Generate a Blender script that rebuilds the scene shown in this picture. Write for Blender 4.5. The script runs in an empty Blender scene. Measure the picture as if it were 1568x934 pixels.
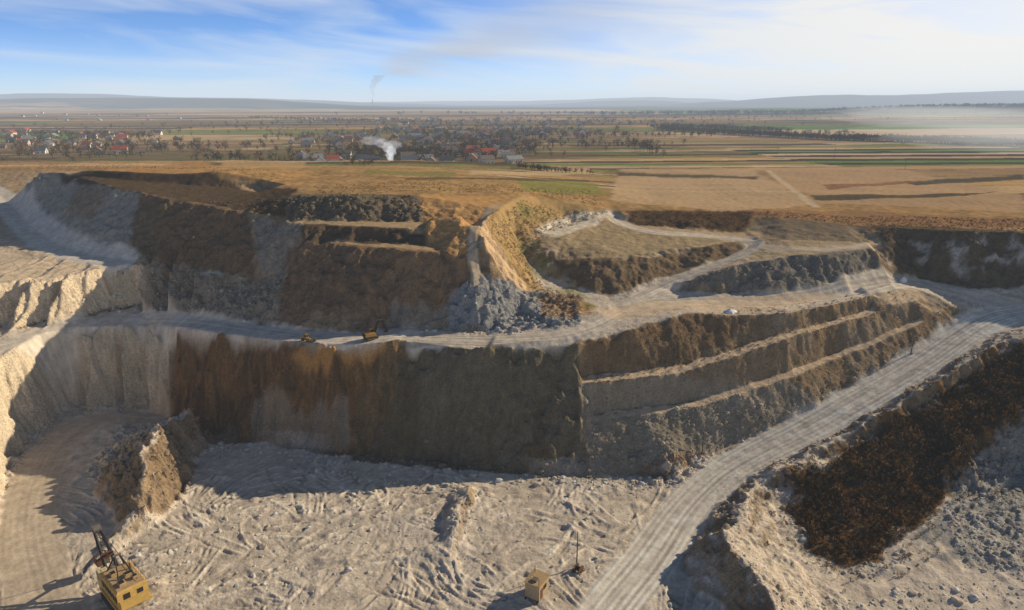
import bpy, math, random, time
import numpy as np
from mathutils import Vector, Matrix
from mathutils.geometry import delaunay_2d_cdt
from mathutils.bvhtree import BVHTree
T0=time.time()
random.seed(7); rng=np.random.default_rng(11)
scene=bpy.context.scene

# ------------------------------------------------------------------ camera
F=1022.0; PITCH=math.radians(16.9); CAMH=80.0
cp,sp=math.cos(PITCH),math.sin(PITCH)
cam_d=bpy.data.cameras.new("camera"); cam=bpy.data.objects.new("camera",cam_d)
scene.collection.objects.link(cam); scene.camera=cam
cam_d.sensor_width=36; cam_d.lens=36*F/1568; cam_d.clip_start=1; cam_d.clip_end=90000
cam.location=(0,0,CAMH); cam.rotation_euler=(math.radians(90)-PITCH,0,0)

def ray(u,v):
    dx=(u-784)/F; dy=-(v-467)/F
    return Vector((dx, cp+dy*sp, -sp+dy*cp))
def P(u,v,z):
    """image pixel (u, v) unprojected to an assumed elevation -> world position"""
    r=ray(u,v); t=(z-CAMH)/r.z
    return (r.x*t, r.y*t, z)

# ------------------------------------------------------------------ noise
ANG=np.arange(1024)*(2*np.pi/1024); GC=np.cos(ANG).astype(np.float32); GS=np.sin(ANG).astype(np.float32)
def hsh(ix,iy,seed):
    h=(ix*374761393+iy*668265263+seed*982451653)&0xffffffff
    h=((h^(h>>13))*1274126177)&0xffffffff
    return h^(h>>16)
def perlin(x,y,seed=0):
    fx=np.floor(x); fy=np.floor(y)
    xi=fx.astype(np.int64); yi=fy.astype(np.int64)
    xf=(x-fx).astype(np.float32); yf=(y-fy).astype(np.float32)
    u=xf*xf*xf*(xf*(xf*6-15)+10); v=yf*yf*yf*(yf*(yf*6-15)+10)
    def g(a,b):
        h=hsh(xi+a,yi+b,seed)&1023
        return GC[h]*(xf-a)+GS[h]*(yf-b)
    n0=g(0,0); n0+=u*(g(1,0)-n0)
    n1=g(0,1); n1+=u*(g(1,1)-n1)
    return (n0+v*(n1-n0))*1.5
def fbm(x,y,oct=4,seed=0,gain=.5):
    r=0; a=1.0; s=0
    for o in range(oct):
        r=r+a*perlin(x*(2.03**o)+o*17.3,y*(2.03**o)-o*9.1,seed+o); s+=a; a*=gain
    return r/s
def ridged(x,y,oct=3,seed=0):
    r=0;a=1.;s=0
    for o in range(oct):
        r=r+a*(1-2*np.abs(perlin(x*(2.1**o)+o*7,y*(2.1**o)+o*3,seed+o))); s+=a;a*=.5
    return r/s
def sstep(a,b,x):
    t=np.clip((x-a)/(b-a),0,1); return t*t*(3-2*t)

# ------------------------------------------------------------------ plain
def plain(x,y):
    x=np.asarray(x,dtype=float); y=np.asarray(y,dtype=float)
    A=19-11*sstep(-70,90,x)
    z=34+A*(1-sstep(250,560,y))
    z=z+ (1.8*perlin(x/420.,y/420.,5)+0.6*perlin(x/140.,y/140.,6))*sstep(430,900,y)
    def hill(cx,cy,rx,ry,h): return h*np.exp(-((x-cx)/rx)**2-((y-cy)/ry)**2)
    z=z+hill(-3600,5200,900,500,66)+hill(-2300,5600,1000,600,74)+hill(-5600,8200,1600,900,140)
    z=z+hill(-3400,9000,1800,900,85)+hill(-800,13000,3000,1500,70)
    z=z+hill(3400,7600,1300,800,110)+hill(5600,8200,1500,900,140)+hill(7800,8600,1800,900,150)+hill(2400,11500,1900,900,115)+hill(9800,12000,3000,1500,230)+hill(1500,9000,900,700,70)
    z=z+hill(1700,2700,520,170,26)+hill(2500,2850,600,200,32)+hill(1250,3300,400,150,20)
    z=z+(18*fbm(x/900.,y/900.,3,9))*sstep(3500,7000,y)
    return z

# ------------------------------------------------------------------ terrain lines (image pixel u, v, assumed elevation z)
L=[]
def line(*p): L.append([P(*q) for q in p])
line((-60,1000,0),(-40,930,0),(0,800,0),(10,730,0),(40,670,0),(110,625,-.5),(200,620,-1.8),(240,632,-2),(300,655,-1),(400,678,0),(460,684,0),(530,692,0),(600,700,0),(700,715,0),(800,722,0),(890,728,0),(960,730,0))
line((-400,800,21),(-250,700,20),(-100,600,20),(0,548,20),(60,512,20.8),(110,502,20.4),(180,500,19.4),(222,498,19),(262,500,21),(300,505,22.5),(400,518,23.5),(480,527,24),(560,527,24),(595,524,24.3),(612,508,25),(632,524,24),(700,532,24),(800,534,24),(880,530,24))
line((-150,540,21),(0,502,21.5),(100,493,21.6),(150,482,21.2),(200,468,21.5),(260,478,22.5),(330,490,23.5),(400,497,24),(460,506,24.2),(540,512,24.5),(600,500,25),(680,503,25),(760,510,25),(830,503,26),(880,492,27),(920,480,28))
line((-150,460,32),(0,435,32),(100,425,32),(150,410,33),(200,405,33),(240,408,33),(300,420,32),(400,430,32),(435,428,33.5))
line((-60,285,42),(0,300,40),(25,320,39),(45,345,37.5),(90,375,35.5),(150,393,34.2),(230,402,33.5),(300,414,32.7),(400,424,32.9),(435,418,34.5))
line((35,290,46),(60,268,52),(110,270,52.5),(170,285,52),(240,300,50),(330,318,48),(430,335,46.2),(465,345,45.8))
line((90,264,53.2),(130,269,53),(200,276,52.2),(300,284,50.8),(400,288,49.8),(440,300,48.5))
line((60,263,54),(130,260,55),(200,262,55),(300,268,54),(330,263,55),(400,273,53),(455,288,52))
line((455,296,52),(480,300,52.5),(560,299,52.5),(640,298,52),(660,291,51.5),(720,293,50.5),(790,296,50),(850,305,47.2),(940,322,43.5))
line((440,337,46.6),(560,338,46.3),(650,340,46))
line((465,345,46),(560,347,46),(655,350,45.5))
line((470,368,42.8),(560,370,42.5),(660,376,42))
line((440,372,41.5),(500,375,42),(560,380,42),(640,384,42),(690,390,41.5),(720,396,40.5))
line((665,337,48),(700,330,48.8),(705,345,47)); line((690,386,42),(715,392,41))
line((720,345,45),(728,365,42),(730,385,39))
line((790,303,49.5),(735,340,47.5),(738,370,44.5),(760,405,38.5),(800,445,31.5),(795,480,27))
line((800,330,45),(785,360,40.5),(800,395,35),(825,430,31.5),(870,455,29),(910,470,28.3))
line((870,340,41.2),(830,355,40.5),(815,375,38)); line((930,328,42.6),(900,345,41),(860,365,39.5),(835,385,37.5))
line((840,400,35),(900,400,36),(950,395,36.5),(1010,385,37),(1070,378,37.5),(1130,370,38))
line((830,420,32),(880,440,30),(935,455,28.8),(1000,430,31),(1050,410,33),(1100,398,34.5),(1145,381,36.7))
line((1160,378,37.5),(1120,397,35.3),(1060,422,32.3),(1012,441,30),(945,470,28))
line((940,328,42.2),(955,345,40.5),(1000,355,39.5),(1100,362,38.5),(1155,369,38.2))
line((955,324,43.4),(1050,325,43.2),(1140,327,42.8)); line((975,343,40.3),(1050,350,39.2),(1110,357,38.5),(1145,352,39))
line((940,318,44),(1050,317,43.8),(1150,322,43),(1160,333,42),(1250,338,42.5),(1330,345,42),(1400,350,42),(1480,355,42),(1568,357,42),(1700,365,42),(2000,390,42))
line((1170,366,39),(1250,368,39),(1330,371,39))
line((1050,434,31.3),(1110,412,35),(1160,400,36.5),(1220,392,37.5),(1290,388,38),(1335,380,38.5))
line((1040,447,29),(1100,448,29.3),(1200,447,29.8),(1300,441,30.2),(1362,433,30.3))
line((1335,372,38),(1350,395,35),(1372,424,30),(1400,425,29.5),(1450,430,28.5),(1568,440,28),(1700,450,28),(2000,480,28))
line((1380,429,29.3),(1450,441,27.5),(1520,460,25.3),(1568,472,24),(1700,480,24.5),(2000,500,25))
line((740,529,24.8),(830,521,25.3),(890,509,26),(940,490,27),(975,470,28),(1040,460,28.3),(1130,463,28.3),(1220,460,28.3),(1300,448,29),(1380,431,29.2))
line((880,531,24),(925,520,25.2),(985,500,26.8),(1030,487,27.8),(1060,478,28.2),(1120,483,27.5),(1200,481,27.2),(1260,470,27.8),(1330,456,28.4),(1385,441,28.8),(1430,452,27),(1455,470,24.8))
line((888,587,16.4),(950,584,16.7),(1050,571,17.6),(1120,549,19.7),(1200,521,22.4),(1270,500,23.8),(1330,481,25),(1400,463,26.6))
line((896,573,17.0),(960,570,17.4),(1050,557,18.4),(1120,536,20.4),(1200,510,22.9),(1270,490,24.3),(1330,473,25.5))
line((905,645,9),(940,640,9.4),(1000,633,9.9),(1080,621,11),(1140,604,12.5),(1200,581,14.5),(1270,553,16.5),(1330,531,18.5),(1400,497,22),(1440,480,23.8))
line((912,633,9.5),(1000,621,10.5),(1080,609,11.6),(1140,592,13.2),(1200,569,15.2),(1270,543,17.2),(1330,521,19.3),(1400,490,22.4))
line((800,1050,0),(880,934,0),(940,850,0),(1000,780,0),(1030,735,.5),(1085,700,2),(1140,673,4),(1200,646,6.5),(1260,616,9.3),(1330,580,12.5),(1400,541,16.3),(1450,506,20),(1480,490,22),(1530,477,23.7))
line((930,1050,0),(1010,900,0),(1060,820,.3),(1100,770,1.2),(1150,727,2.8),(1220,691,5),(1290,656,7.5),(1360,616,11),(1430,571,15),(1500,531,19),(1560,501,22),(1640,492,24))
line((1162,735,4.0),(1230,700,6.2),(1300,664,8.8),(1370,624,12.2),(1440,579,16.2),(1510,539,20),(1568,511,22.8))
line((1185,748,2.6),(1245,718,4.6),(1315,682,6.8),(1385,640,9.8),(1450,600,13),(1520,560,17),(1600,530,21))
line((1230,765,2.2),(1300,722,4.8),(1400,700,6),(1480,700,6),(1568,700,6))
line((1225,830,.5),(1300,800,1.5),(1400,760,3),(1480,755,3),(1568,750,3))
line((1290,880,.2),(1400,850,1),(1568,850,1),(1700,850,1))
line((1450,690,8.5),(1500,660,11),(1568,630,14),(1700,600,18))
line((1155,738,4),(1140,780,5),(1108,815,5.8),(1135,858,5.6),(1165,900,5.2),(1200,960,5))
line((1075,822,.3),(1042,862,0),(1015,902,0),(1070,905,0),(1120,945,0)); line((1190,775,1.5),(1190,830,1),(1225,875,.5),(1270,935,.3))
line((290,634,8),(250,650,9.2),(222,690,8.8),(216,740,6.3),(212,785,2.2)); line((322,670,0),(300,712,0),(275,762,0),(240,803,0)); line((200,652,0),(150,700,0),(150,760,0),(190,800,0))
line((718,748,1.8),(702,780,2.0),(687,826,1.4)); line((735,750,0),(722,785,0),(705,830,0)); line((690,748,0),(680,785,0),(668,826,0))
pts=[]
for l in L:
    for a,b in zip(l[:-1],l[1:]):
        d=math.dist(a[:2],b[:2]); n=max(1,int(d/2.0))
        for k in range(n): t=k/n; pts.append([a[i]+(b[i]-a[i])*t for i in range(3)])
    pts.append(list(l[-1]))
for q in [(100,780),(100,900),(60,850),(300,780),(400,740),(400,850),(500,780),(500,900),(600,760),(600,850),(700,900),(800,780),(800,850),(900,780),(950,800),(850,900),(340,700),(600,990),(300,990),(100,1100),(600,1200),(1000,1200),(1300,1000),(1300,930),(1450,930),(1568,930),(1600,1100),(1080,980),(1150,1100)]:
    pts.append(list(P(q[0],q[1],0)))
for q in [(-100,380,34.5),(0,375,34.8),(60,400,33.5),(0,345,37),(-100,340,38)]: pts.append(list(P(*q)))
for w in [(-260,300,47),(-260,250,43),(-230,200,36),(-190,150,33),(-160,100,24),(-150,40,20),(-110,40,0),(-80,40,0),(0,40,0),(80,40,0),(110,60,1),(200,170,27),(220,140,24),(190,105,8),(200,60,5),(150,80,2),(140,130,10),(300,150,33),(300,60,33),(-300,100,34),(-300,40,34),(300,40,33),
   (-300,4,34),(-150,4,20),(-110,4,0),(-60,4,0),(0,4,0),(60,4,0),(120,4,0),(200,4,5),(300,4,33)]:
    pts.append(list(w))
for yy in range(270,440,20):
    for xx in range(-600,601,30):
        if (xx>20 and yy>=270) or yy>=340 or (-70<xx<=20 and yy>=290):
            pts.append([xx+.1,yy+.1,float(plain(xx,yy))])
for xx in (-600,600):
    for yy in range(4,270,40): pts.append([xx,yy,float(plain(xx,yy))])
uniq={}
for p in pts: uniq[(round(p[0]*2),round(p[1]*2))]=p
pts=list(uniq.values())
r=delaunay_2d_cdt([Vector(p[:2]) for p in pts],[],[],0,0.001)
TV=[]; 
for v,o in zip(r[0],r[3]): TV.append((v.x,v.y,pts[o[0]][2] if o else 0.0))
TF=[tuple(f) for f in r[2]]
bvh=BVHTree.FromPolygons([Vector(v) for v in TV],TF)
def hit(u,v):
    d=ray(u,v).normalized(); h=bvh.ray_cast(Vector((0,0,CAMH)),d)
    if h[0] is None:
        t=(34-CAMH)/d.z if d.z<0 else 3000
        return Vector((d.x*t,d.y*t,34))
    return h[0]

# ------------------------------------------------------------------ ground grid (one sheet to the horizon)
def geo(a,b,k): return list(a*np.exp(np.arange(0,math.log(b/a),k)))
ys=list(np.arange(12,60,2.0))+geo(60,125,.0026)+geo(125,215,.0014)+geo(215,345,.0026)+geo(345,45000,.010)
Y1=np.array(ys); 
side=list(1.0*np.exp(np.arange(0.03,2.2,.06)))
S1=np.array([-s for s in side[::-1]]+list(np.arange(-1.0,1.0001,.0022))+side)
NR,NC=len(Y1),len(S1)
Yg=np.repeat(Y1[:,None],NC,1); Sg=np.repeat(S1[None,:],NR,0); Xg=Yg*Sg
Z=plain(Xg,Yg)
TVa=np.array(TV)
for f in TF:
    a,b,c=TVa[list(f)]
    y0=min(a[1],b[1],c[1]);y1=max(a[1],b[1],c[1])
    ss=[q[0]/q[1] for q in (a,b,c)]
    i0=np.searchsorted(Y1,y0); i1=np.searchsorted(Y1,y1,side='right'); j0=np.searchsorted(S1,min(ss)); j1=np.searchsorted(S1,max(ss),side='right')
    if i1<=i0 or j1<=j0: continue
    x=Xg[i0:i1,j0:j1]; y=Yg[i0:i1,j0:j1]
    det=(b[1]-c[1])*(a[0]-c[0])+(c[0]-b[0])*(a[1]-c[1])
    if abs(det)<1e-9: continue
    l1=((b[1]-c[1])*(x-c[0])+(c[0]-b[0])*(y-c[1]))/det; l2=((c[1]-a[1])*(x-c[0])+(a[0]-c[0])*(y-c[1]))/det; l3=1-l1-l2
    m=(l1>=-1e-6)&(l2>=-1e-6)&(l3>=-1e-6)
    zz=l1*a[2]+l2*b[2]+l3*c[2]
    Z[i0:i1,j0:j1]=np.where(m,zz,Z[i0:i1,j0:j1])
Z=Z.astype(np.float32)
def blur(A,n=1):
    for _ in range(n):
        B=A.copy(); B[1:-1]=(A[:-2]+2*A[1:-1]+A[2:])/4; A=B.copy(); A[:,1:-1]=(B[:,:-2]+2*B[:,1:-1]+B[:,2:])/4
    return A
NP=int(np.searchsorted(Y1,440))
rowf=np.arange(NR); colf=np.arange(NC)
def sample(A,x,y):
    x=np.asarray(x,float); y=np.asarray(y,float)
    fi=np.interp(y,Y1,rowf); fj=np.interp(x/y,S1,colf)
    i=np.clip(fi.astype(int),0,NR-2); j=np.clip(fj.astype(int),0,NC-2); a=fi-i; b=fj-j
    return A[i,j]*(1-a)*(1-b)+A[i+1,j]*a*(1-b)+A[i,j+1]*(1-a)*b+A[i+1,j+1]*a*b
x=Xg[:NP];y=Yg[:NP]
print("tin",time.time()-T0,NR,NC)

def dist_poly(pl,X,Y,maxd):
    D=np.full(X.shape,1e9,np.float32); SG=np.zeros(X.shape,np.float32)
    for a,b in zip(pl[:-1],pl[1:]):
        y0=min(a[1],b[1])-maxd;y1=max(a[1],b[1])+maxd
        i0=np.searchsorted(Y1,y0); i1=min(NP,np.searchsorted(Y1,y1))
        if i1<=i0: continue
        xx=X[i0:i1];yy=Y[i0:i1]; dx=b[0]-a[0];dy=b[1]-a[1]; l2=dx*dx+dy*dy+1e-9
        t=np.clip(((xx-a[0])*dx+(yy-a[1])*dy)/l2,0,1)
        ex=xx-a[0]-t*dx; ey=yy-a[1]-t*dy; d=np.sqrt(ex*ex+ey*ey); sg=(dx*ey-dy*ex)/math.sqrt(l2)
        m=d<D[i0:i1]
        D[i0:i1]=np.where(m,d,D[i0:i1]); SG[i0:i1]=np.where(m,sg,SG[i0:i1])
    return D,SG
def smoothline(pl,it=3):
    pl=[Vector(p) for p in pl]
    for _ in range(it):
        q=[pl[0]]
        for a,b in zip(pl[:-1],pl[1:]): q+= [a*.75+b*.25,a*.25+b*.75]
        pl=q+[pl[-1]]
    return pl
ROADS=[ # (points, half width, whiteness, rut strength)
 ([(860,1050),(930,934),(1000,850),(1050,775),(1110,722),(1170,688),(1240,655),(1310,615),(1390,570),(1450,528),(1510,490),(1560,478)],5.2,1.0,1.0),
 ([(-60,545),(20,525),(110,498),(200,482),(270,492),(350,502),(430,512),(500,519),(560,519),(620,512)],4.0,.8,.5),
 ([(640,520),(740,524),(830,519),(890,508),(935,490),(965,470),(1040,459),(1130,462),(1220,460),(1300,449),(1380,431),(1450,441),(1520,461),(1600,476)],3.6,.65,.8),
 ([(950,470),(1012,440),(1060,421),(1120,396),(1160,378),(1152,368),(1100,362),(1000,355),(955,345),(935,328)],2.8,.66,.8),
 ([(1160,376),(1210,383),(1290,380),(1330,374)],2.4,.4,.4),
 ([(-20,290),(0,300),(25,325),(55,358),(110,388),(180,400)],6.0,.9,.2),
 ([(230,640),(150,640),(90,670),(50,740),(40,820),(60,900),(90,990)],5.5,.3,.3),
 ([(730,430),(725,390),(722,360),(745,325),(800,300)],1.6,.2,.2),
]
roadm=np.zeros(x.shape,np.float32); RS=roadm.copy(); RW=roadm.copy(); RR=roadm.copy()
wob=perlin(x/6,y/6,71)*.8
for pl,w,wh,rs_ in ROADS:
    W=smoothline([hit(*p) for p in pl])
    D,SG=dist_poly(W,x,y,w+4)
    m=1-sstep(w*.75,w*1.15,D+wob)
    up=m>roadm
    roadm=np.maximum(roadm,m); RW=np.where(up,wh,RW); RS=np.where(up,SG,RS); RR=np.where(up,rs_,RR)
WX=fbm(x/7,y/7,3,31); WY=fbm(x/7,y/7,3,37)
def polymask(poly,warp=2.0,bl=2,world=False):
    W=[hit(*p)[:2] for p in poly] if not world else poly
    A=np.array(W); 
    i0=np.searchsorted(Y1,A[:,1].min()-4); i1=min(NP,np.searchsorted(Y1,A[:,1].max()+4))
    M=np.zeros(x.shape,np.float32)
    if i1<=i0: return M
    xx=x[i0:i1]+WX[i0:i1]*warp; yy=y[i0:i1]+WY[i0:i1]*warp; ins=np.zeros(xx.shape,bool); n=len(A)
    for k in range(n):
        xa,ya=A[k]; xb,yb=A[(k+1)%n]
        if abs(ya-yb)<1e-9: continue
        c=((ya>yy)!=(yb>yy))&(xx<(xb-xa)*(yy-ya)/(yb-ya)+xa); ins^=c
    M[i0:i1]=blur(ins.astype(np.float32),bl)
    return M

# ------------------------------------------------------------------ relief detail
Z[:NP]=blur(Z[:NP],1)
inpit=np.clip(1-sstep(-1.0,0.8,Z[:NP]-(plain(x,y)-1.5)),0,1)
inpit=np.maximum(inpit,1-sstep(200,215,y)).astype(np.float32)*(1-sstep(330,360,y))
big_=.35+1.1*np.clip(fbm(x/28,y/28,2,39)+.25,0,1)
BZ=polymask([(885,531),(985,500),(1060,478),(1200,481),(1330,456),(1390,441),(1455,470),(1450,506),(1330,580),(1200,646),(1085,700),(960,730),(900,728)],1.5,2)
wk=(1-roadm)*inpit*(1-.6*BZ)
# fractured limestone on the left cliffs: sawtooth facets added, turned east to catch the sun
LC=sstep(-88,-95,x)*sstep(205,198,y)*sstep(128,138,y)*(1-roadm)
def tooth(per,off,seed):
    t=(x+off+2.2*perlin(x/13,y/13,seed))/per; f=t-np.floor(t); amp=.75+.5*((hsh(np.floor(t).astype(np.int64),0*x.astype(np.int64),seed)&255)/255.)
    return amp*np.where(f<.88,.5-f/.88,(f-.88)/.12-.5)
saw=tooth(9.0,0,301)*6.6+tooth(3.7,1.3,311)*1.6
wx=(fbm(x/9,y/9,3,41)*1.7+ perlin(x/2.3,y/2.3,43)*.5+perlin(x/1.0,y/1.0,44)*.22)*wk
wy=(fbm(x/11,y/11,3,47)*2.8*(1-.6*LC)+ridged(x/3.9,y/9,2,53)*.25*big_+fbm(x/1.5,y/2.0,2,55)*.5)*wk+saw*LC
Zb=sample(Z,x+wx,np.clip(y+wy,12,400)).astype(np.float32)
Z[:NP]=Zb
def grads(A):
    zy=np.gradient(A,Y1[:A.shape[0]],axis=0); zs=np.gradient(A,S1,axis=1)
    yy=Yg[:A.shape[0]]; ssg=Sg[:A.shape[0]]
    return zs/yy, zy-ssg/yy*zs
gx,gy=grads(blur(Zb,4)); sl=np.sqrt(gx*gx+gy*gy); 
sl_n=np.clip(sl/.9,0,1)
N1=fbm(x/11,y/11,4,61); N2=fbm(x/2.7,y/2.7,4,67); N3=perlin(x/.8,y/.8,73)
rough=inpit*(1-.85*roadm)
rockyp=np.zeros(x.shape,np.float32)
for pg,am in [([(0,440),(240,408),(200,470),(0,500)],1),([(200,405),(435,425),(430,500),(210,470)],.9),([(0,545),(230,500),(230,620),(110,625),(0,760)],1),
           ([(690,450),(800,440),(890,455),(885,500),(760,512),(690,500)],.8),([(1568,640),(1500,690),(1440,780),(1480,860),(1568,880),(1750,800),(1750,600)],.6),
           ([(1000,700),(1080,705),(1050,735),(960,745)],.8),([(320,640),(200,640),(130,720),(200,800),(280,770)],1),([(440,298),(650,298),(650,340),(440,337)],.8),([(1110,720),(1220,700),(1230,850),(1300,934),(1180,934),(1060,840)],.3)]:
    rockyp=np.maximum(rockyp,polymask(pg,2,4)*am)
fac=.10+1.0*sl_n*(1-.35*BZ)+.8*rockyp
dz=N1*1.0*fac+N2*.75*fac+(np.abs(N3)-.2)*.36*(fac+.05)
xw=x+N1*6+N2*1.5; yw_=y+N1*6
gul_y=ridged(xw/2.6,y/10+2,3,81)*big_*(1-.8*LC); gul_x=ridged(x/10,yw_/2.4,3,85)
wyy=np.clip(np.abs(gy),0,1); wxx=np.clip(np.abs(gx)-.3*np.abs(gy),0,1)
dz+= (gul_y*wyy*.30+gul_x*wxx*.30)*(1-.5*rockyp)
rk=fbm(x/1.6,y/1.6,2,91); dz+=np.maximum(0,rk-.15)*2.2*rockyp
Z[:NP]+= (dz*rough).astype(np.float32)
Z[:NP]+= (perlin(x/25,y/25,93)*.5+N2*.25)*(1-inpit)*(1-roadm)
lane=np.exp(-((np.abs(RS+N1*.4)-1.7)/1.1)**2)
rut=(np.cos(RS*2*np.pi/1.15+perlin(x/18,y/18,95)*2.2)*.55+.8*perlin(RS*1.3,(x+y)/40,96)*1.6)*roadm*RR
Z[:NP]+= (rut*.05+N2*.06*roadm).astype(np.float32)
TR=np.zeros(x.shape,np.float32)
def stroke(px,py,h,length,curv,off,amp,width=.22):
    n=int(length/.12); t=np.arange(n)*.12
    hh=h+curv*t+.15*np.sin(t*.21+px)
    X=px+np.cumsum(np.cos(hh))*.12; Y=py+np.cumsum(np.sin(hh))*.12
    for o in off:
        xo=X-np.sin(hh)*o; yo=Y+np.cos(hh)*o
        for k in (-1,0,1):
            xa=xo-np.sin(hh)*k*width*.6; ya=yo+np.cos(hh)*k*width*.6
            ok=(ya>61)&(ya<170)
            i=np.interp(ya[ok],Y1,rowf); j=np.interp(xa[ok]/ya[ok],S1,colf)
            i=np.round(i).astype(int); j=np.round(j).astype(int)
            fade=(np.minimum(1,np.minimum(np.arange(n),n-np.arange(n))/12.)*(.72+.28*np.sin(t*1.3+py)))[ok]
            TR[i,j]=np.where(np.abs(TR[i,j])>abs(amp)*.9,TR[i,j],amp*fade*(1 if k==0 else .6))
for k in range(230):
    px=random.uniform(-85,55); py=random.uniform(66,132)
    stroke(px,py,random.uniform(0,6.28),random.uniform(14,50),random.uniform(-.06,.06),(-.95,.95),-random.uniform(.08,.16))
for c in range(90):
    px=random.uniform(-78,35); py=random.uniform(76,134); h=random.choice([2.0,2.2,.9,1.2,2.6,.4])+random.uniform(-.3,.3)
    n=random.randint(3,10); spc=random.uniform(.7,1.4)
    for k in range(n):
        stroke(px-math.sin(h)*k*spc,py+math.cos(h)*k*spc+random.gauss(0,.5),h+random.uniform(-.1,.1)+k*.03,random.uniform(5,15),random.uniform(-.05,.05),(0,),random.choice([.2,-.22,.28,-.3]))
TR=TR*.55+blur(TR,1)*.45
TR=TR*(Z[:NP]<2.6)*(1-roadm)*(sl<.35)
Z[:NP]+=TR*1.1
Z[:NP]+= ((np.maximum(0,perlin(x/3.5,y/3.5,97)-.3)*.6)*(Z[:NP]<2.0)*(1-roadm)*inpit).astype(np.float32)
print("relief",time.time()-T0)

# ------------------------------------------------------------------ ground colour (albedo)
C=np.zeros((NR,NC,3),np.float32)
def c3(*c): return np.array(c,np.float32)
def put(mask,col,amt=1.0):
    m=(mask*amt)[...,None]; Cp=C[:NP]; C[:NP]=Cp*(1-m)+c3(*col)*m
XX=Xg;YY=Yg
ca,sa=math.cos(math.radians(-7)),math.sin(math.radians(-7))
xr=XX*ca-YY*sa; yr=XX*sa+YY*ca
xr=xr+30*perlin(XX/400,YY/400,101)
pal=np.array([(.48,.31,.15),(.36,.23,.11),(.54,.38,.20),(.25,.16,.08),(.08,.06,.04),(.22,.23,.06),(.50,.32,.13),(.14,.24,.05),(.32,.21,.11),(.60,.45,.29),(.06,.05,.04),(.40,.27,.14)],np.float32)
def fieldlayer(bw,bh,w0,w1,seed):
    bx=np.floor(xr/bw+.5*np.floor(yr/bh)).astype(np.int64); by=np.floor(yr/bh).astype(np.int64)
    hb=hsh(bx,by,seed); wdt=w0+(hb%5)*w1; tilt=((hb>>5)%7-3)*.02
    q=(yr+xr*tilt)/wdt; idx=np.floor(q).astype(np.int64)
    hs=hsh(idx+1000,bx*7+by*13+50000,seed+2); e=np.abs(q-np.round(q))*wdt
    return pal[hs%12],e
Ca,ea=fieldlayer(310,230,8,6,3); Cb,eb=fieldlayer(900,700,45,45,23); Cc_,ec_=fieldlayer(2200,2400,220,160,43)
w1_=sstep(750,950,YY)[...,None]; w2_=sstep(2200,2800,YY)[...,None]
Ca=Ca*(1-.4*(ea<1.3))[...,None]; Cb=Cb*(1-.6*(eb<5))[...,None]; Cc_=Cc_*(1-.7*(ec_<22))[...,None]
C[:]=(Ca*(1-w1_)+Cb*w1_)*(1-w2_)+Cc_*w2_
far=fbm(XX/160,YY/160,3,111); C*= (1+.3*far+.14*fbm(XX/30,YY/30,2,112))[...,None]
def blob(cx,cy,rx,ry): return np.exp(-((XX-cx)/rx)**2-((YY-cy)/ry)**2)
vill=np.clip(blob(-70,640,150,140)+blob(-60,1050,330,260)+blob(-430,620,230,110)+blob(300,1700,900,260)+blob(-700,1500,600,200),0,1)
vm=np.clip((vill-.3+.4*fbm(XX/60,YY/60,3,113))*3,0,1)[...,None]*.7
C=C*(1-vm)+c3(.15,.11,.05)*vm
bandn=fbm(XX/650,YY/170,3,119)
wood=np.clip((bandn-.14)*8,0,1)*sstep(1100,1900,YY)*.85
wood=np.maximum(wood,np.clip(np.exp(-((XX-2100)/1300)**2-((YY-2780)/200)**2)*2+sstep(4300,5200,YY+500*fbm(XX/700,YY/700,2,7))*.9,0,1))[...,None]
C=C*(1-wood)+c3(.03,.04,.035)*wood
gold=(1-sstep(330,520,YY[:NP]))[...,None]*.35; C[:NP]=C[:NP]*(1-gold)+c3(.48,.31,.14)*gold
gr=(1-sstep(276,308,YY[:NP]+45*fbm(x/50,y/50,2,115)-np.clip(-x,-60,60)*.5-10))
gcol=np.clip(.5+.8*fbm(x/9,y/9,4,117)+.3*perlin(x/2,y/2,118),0,1)
G=c3(.52,.32,.14)*gcol[...,None]+c3(.25,.165,.07)*(1-gcol[...,None])
C[:NP]=C[:NP]*(1-gr[...,None])+G*gr[...,None]
stripe=1+.16*np.sin((y+x*.12)*2*np.pi/3.1+N1*2)*np.clip(N1*2+.6,0,1)
big1=polymask([(950,262),(1140,258),(1240,312),(1150,330),(935,305)],3,2); put(big1*np.minimum(stripe,1.1),(.52,.365,.21),.85)
big2=polymask([(1150,250),(1330,250),(1568,300),(1568,325),(1250,310)],3,2); put(big2*np.minimum(stripe,1.1),(.48,.32,.18),.8)
for pg,cl in [([(945,265),(1160,270),(1160,274),(945,269)],(.07,.055,.035)),([(1240,300),(1480,296),(1530,292),(1480,300),(1250,307)],(.06,.055,.035)),([(1310,250),(1568,250),(1568,262),(1400,264)],(.10,.085,.05)),([(1380,278),(1568,268),(1568,275),(1400,284)],(.05,.055,.04)),([(790,275),(910,280),(930,298),(800,290)],(.25,.24,.065)),([(1260,284),(1420,276),(1400,280),(1270,290)],(.27,.13,.07)),([(1140,225),(1240,232),(1230,238),(1120,230)],(.13,.24,.05)),([(810,240),(925,237),(915,248),(805,249)],(.17,.27,.055)),([(560,262),(700,264),(690,270),(560,268)],(.24,.22,.07)),([(950,252),(1120,250),(1120,254),(950,257)],(.12,.13,.05)),([(340,250),(470,254),(465,258),(340,256)],(.50,.33,.15)),([(100,246),(300,243),(300,247),(100,251)],(.15,.11,.05)),([(960,226),(1060,224),(1050,232),(955,233)],(.14,.22,.05)),([(620,272),(900,276),(900,279),(620,276)],(.13,.10,.05)),([(200,262),(330,258),(320,254),(200,257)],(.40,.22,.09)),([(720,262),(900,262),(905,267),(720,268)],(.56,.40,.22))]:
    put(polymask(pg,1.5,1),cl,.85)
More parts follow.
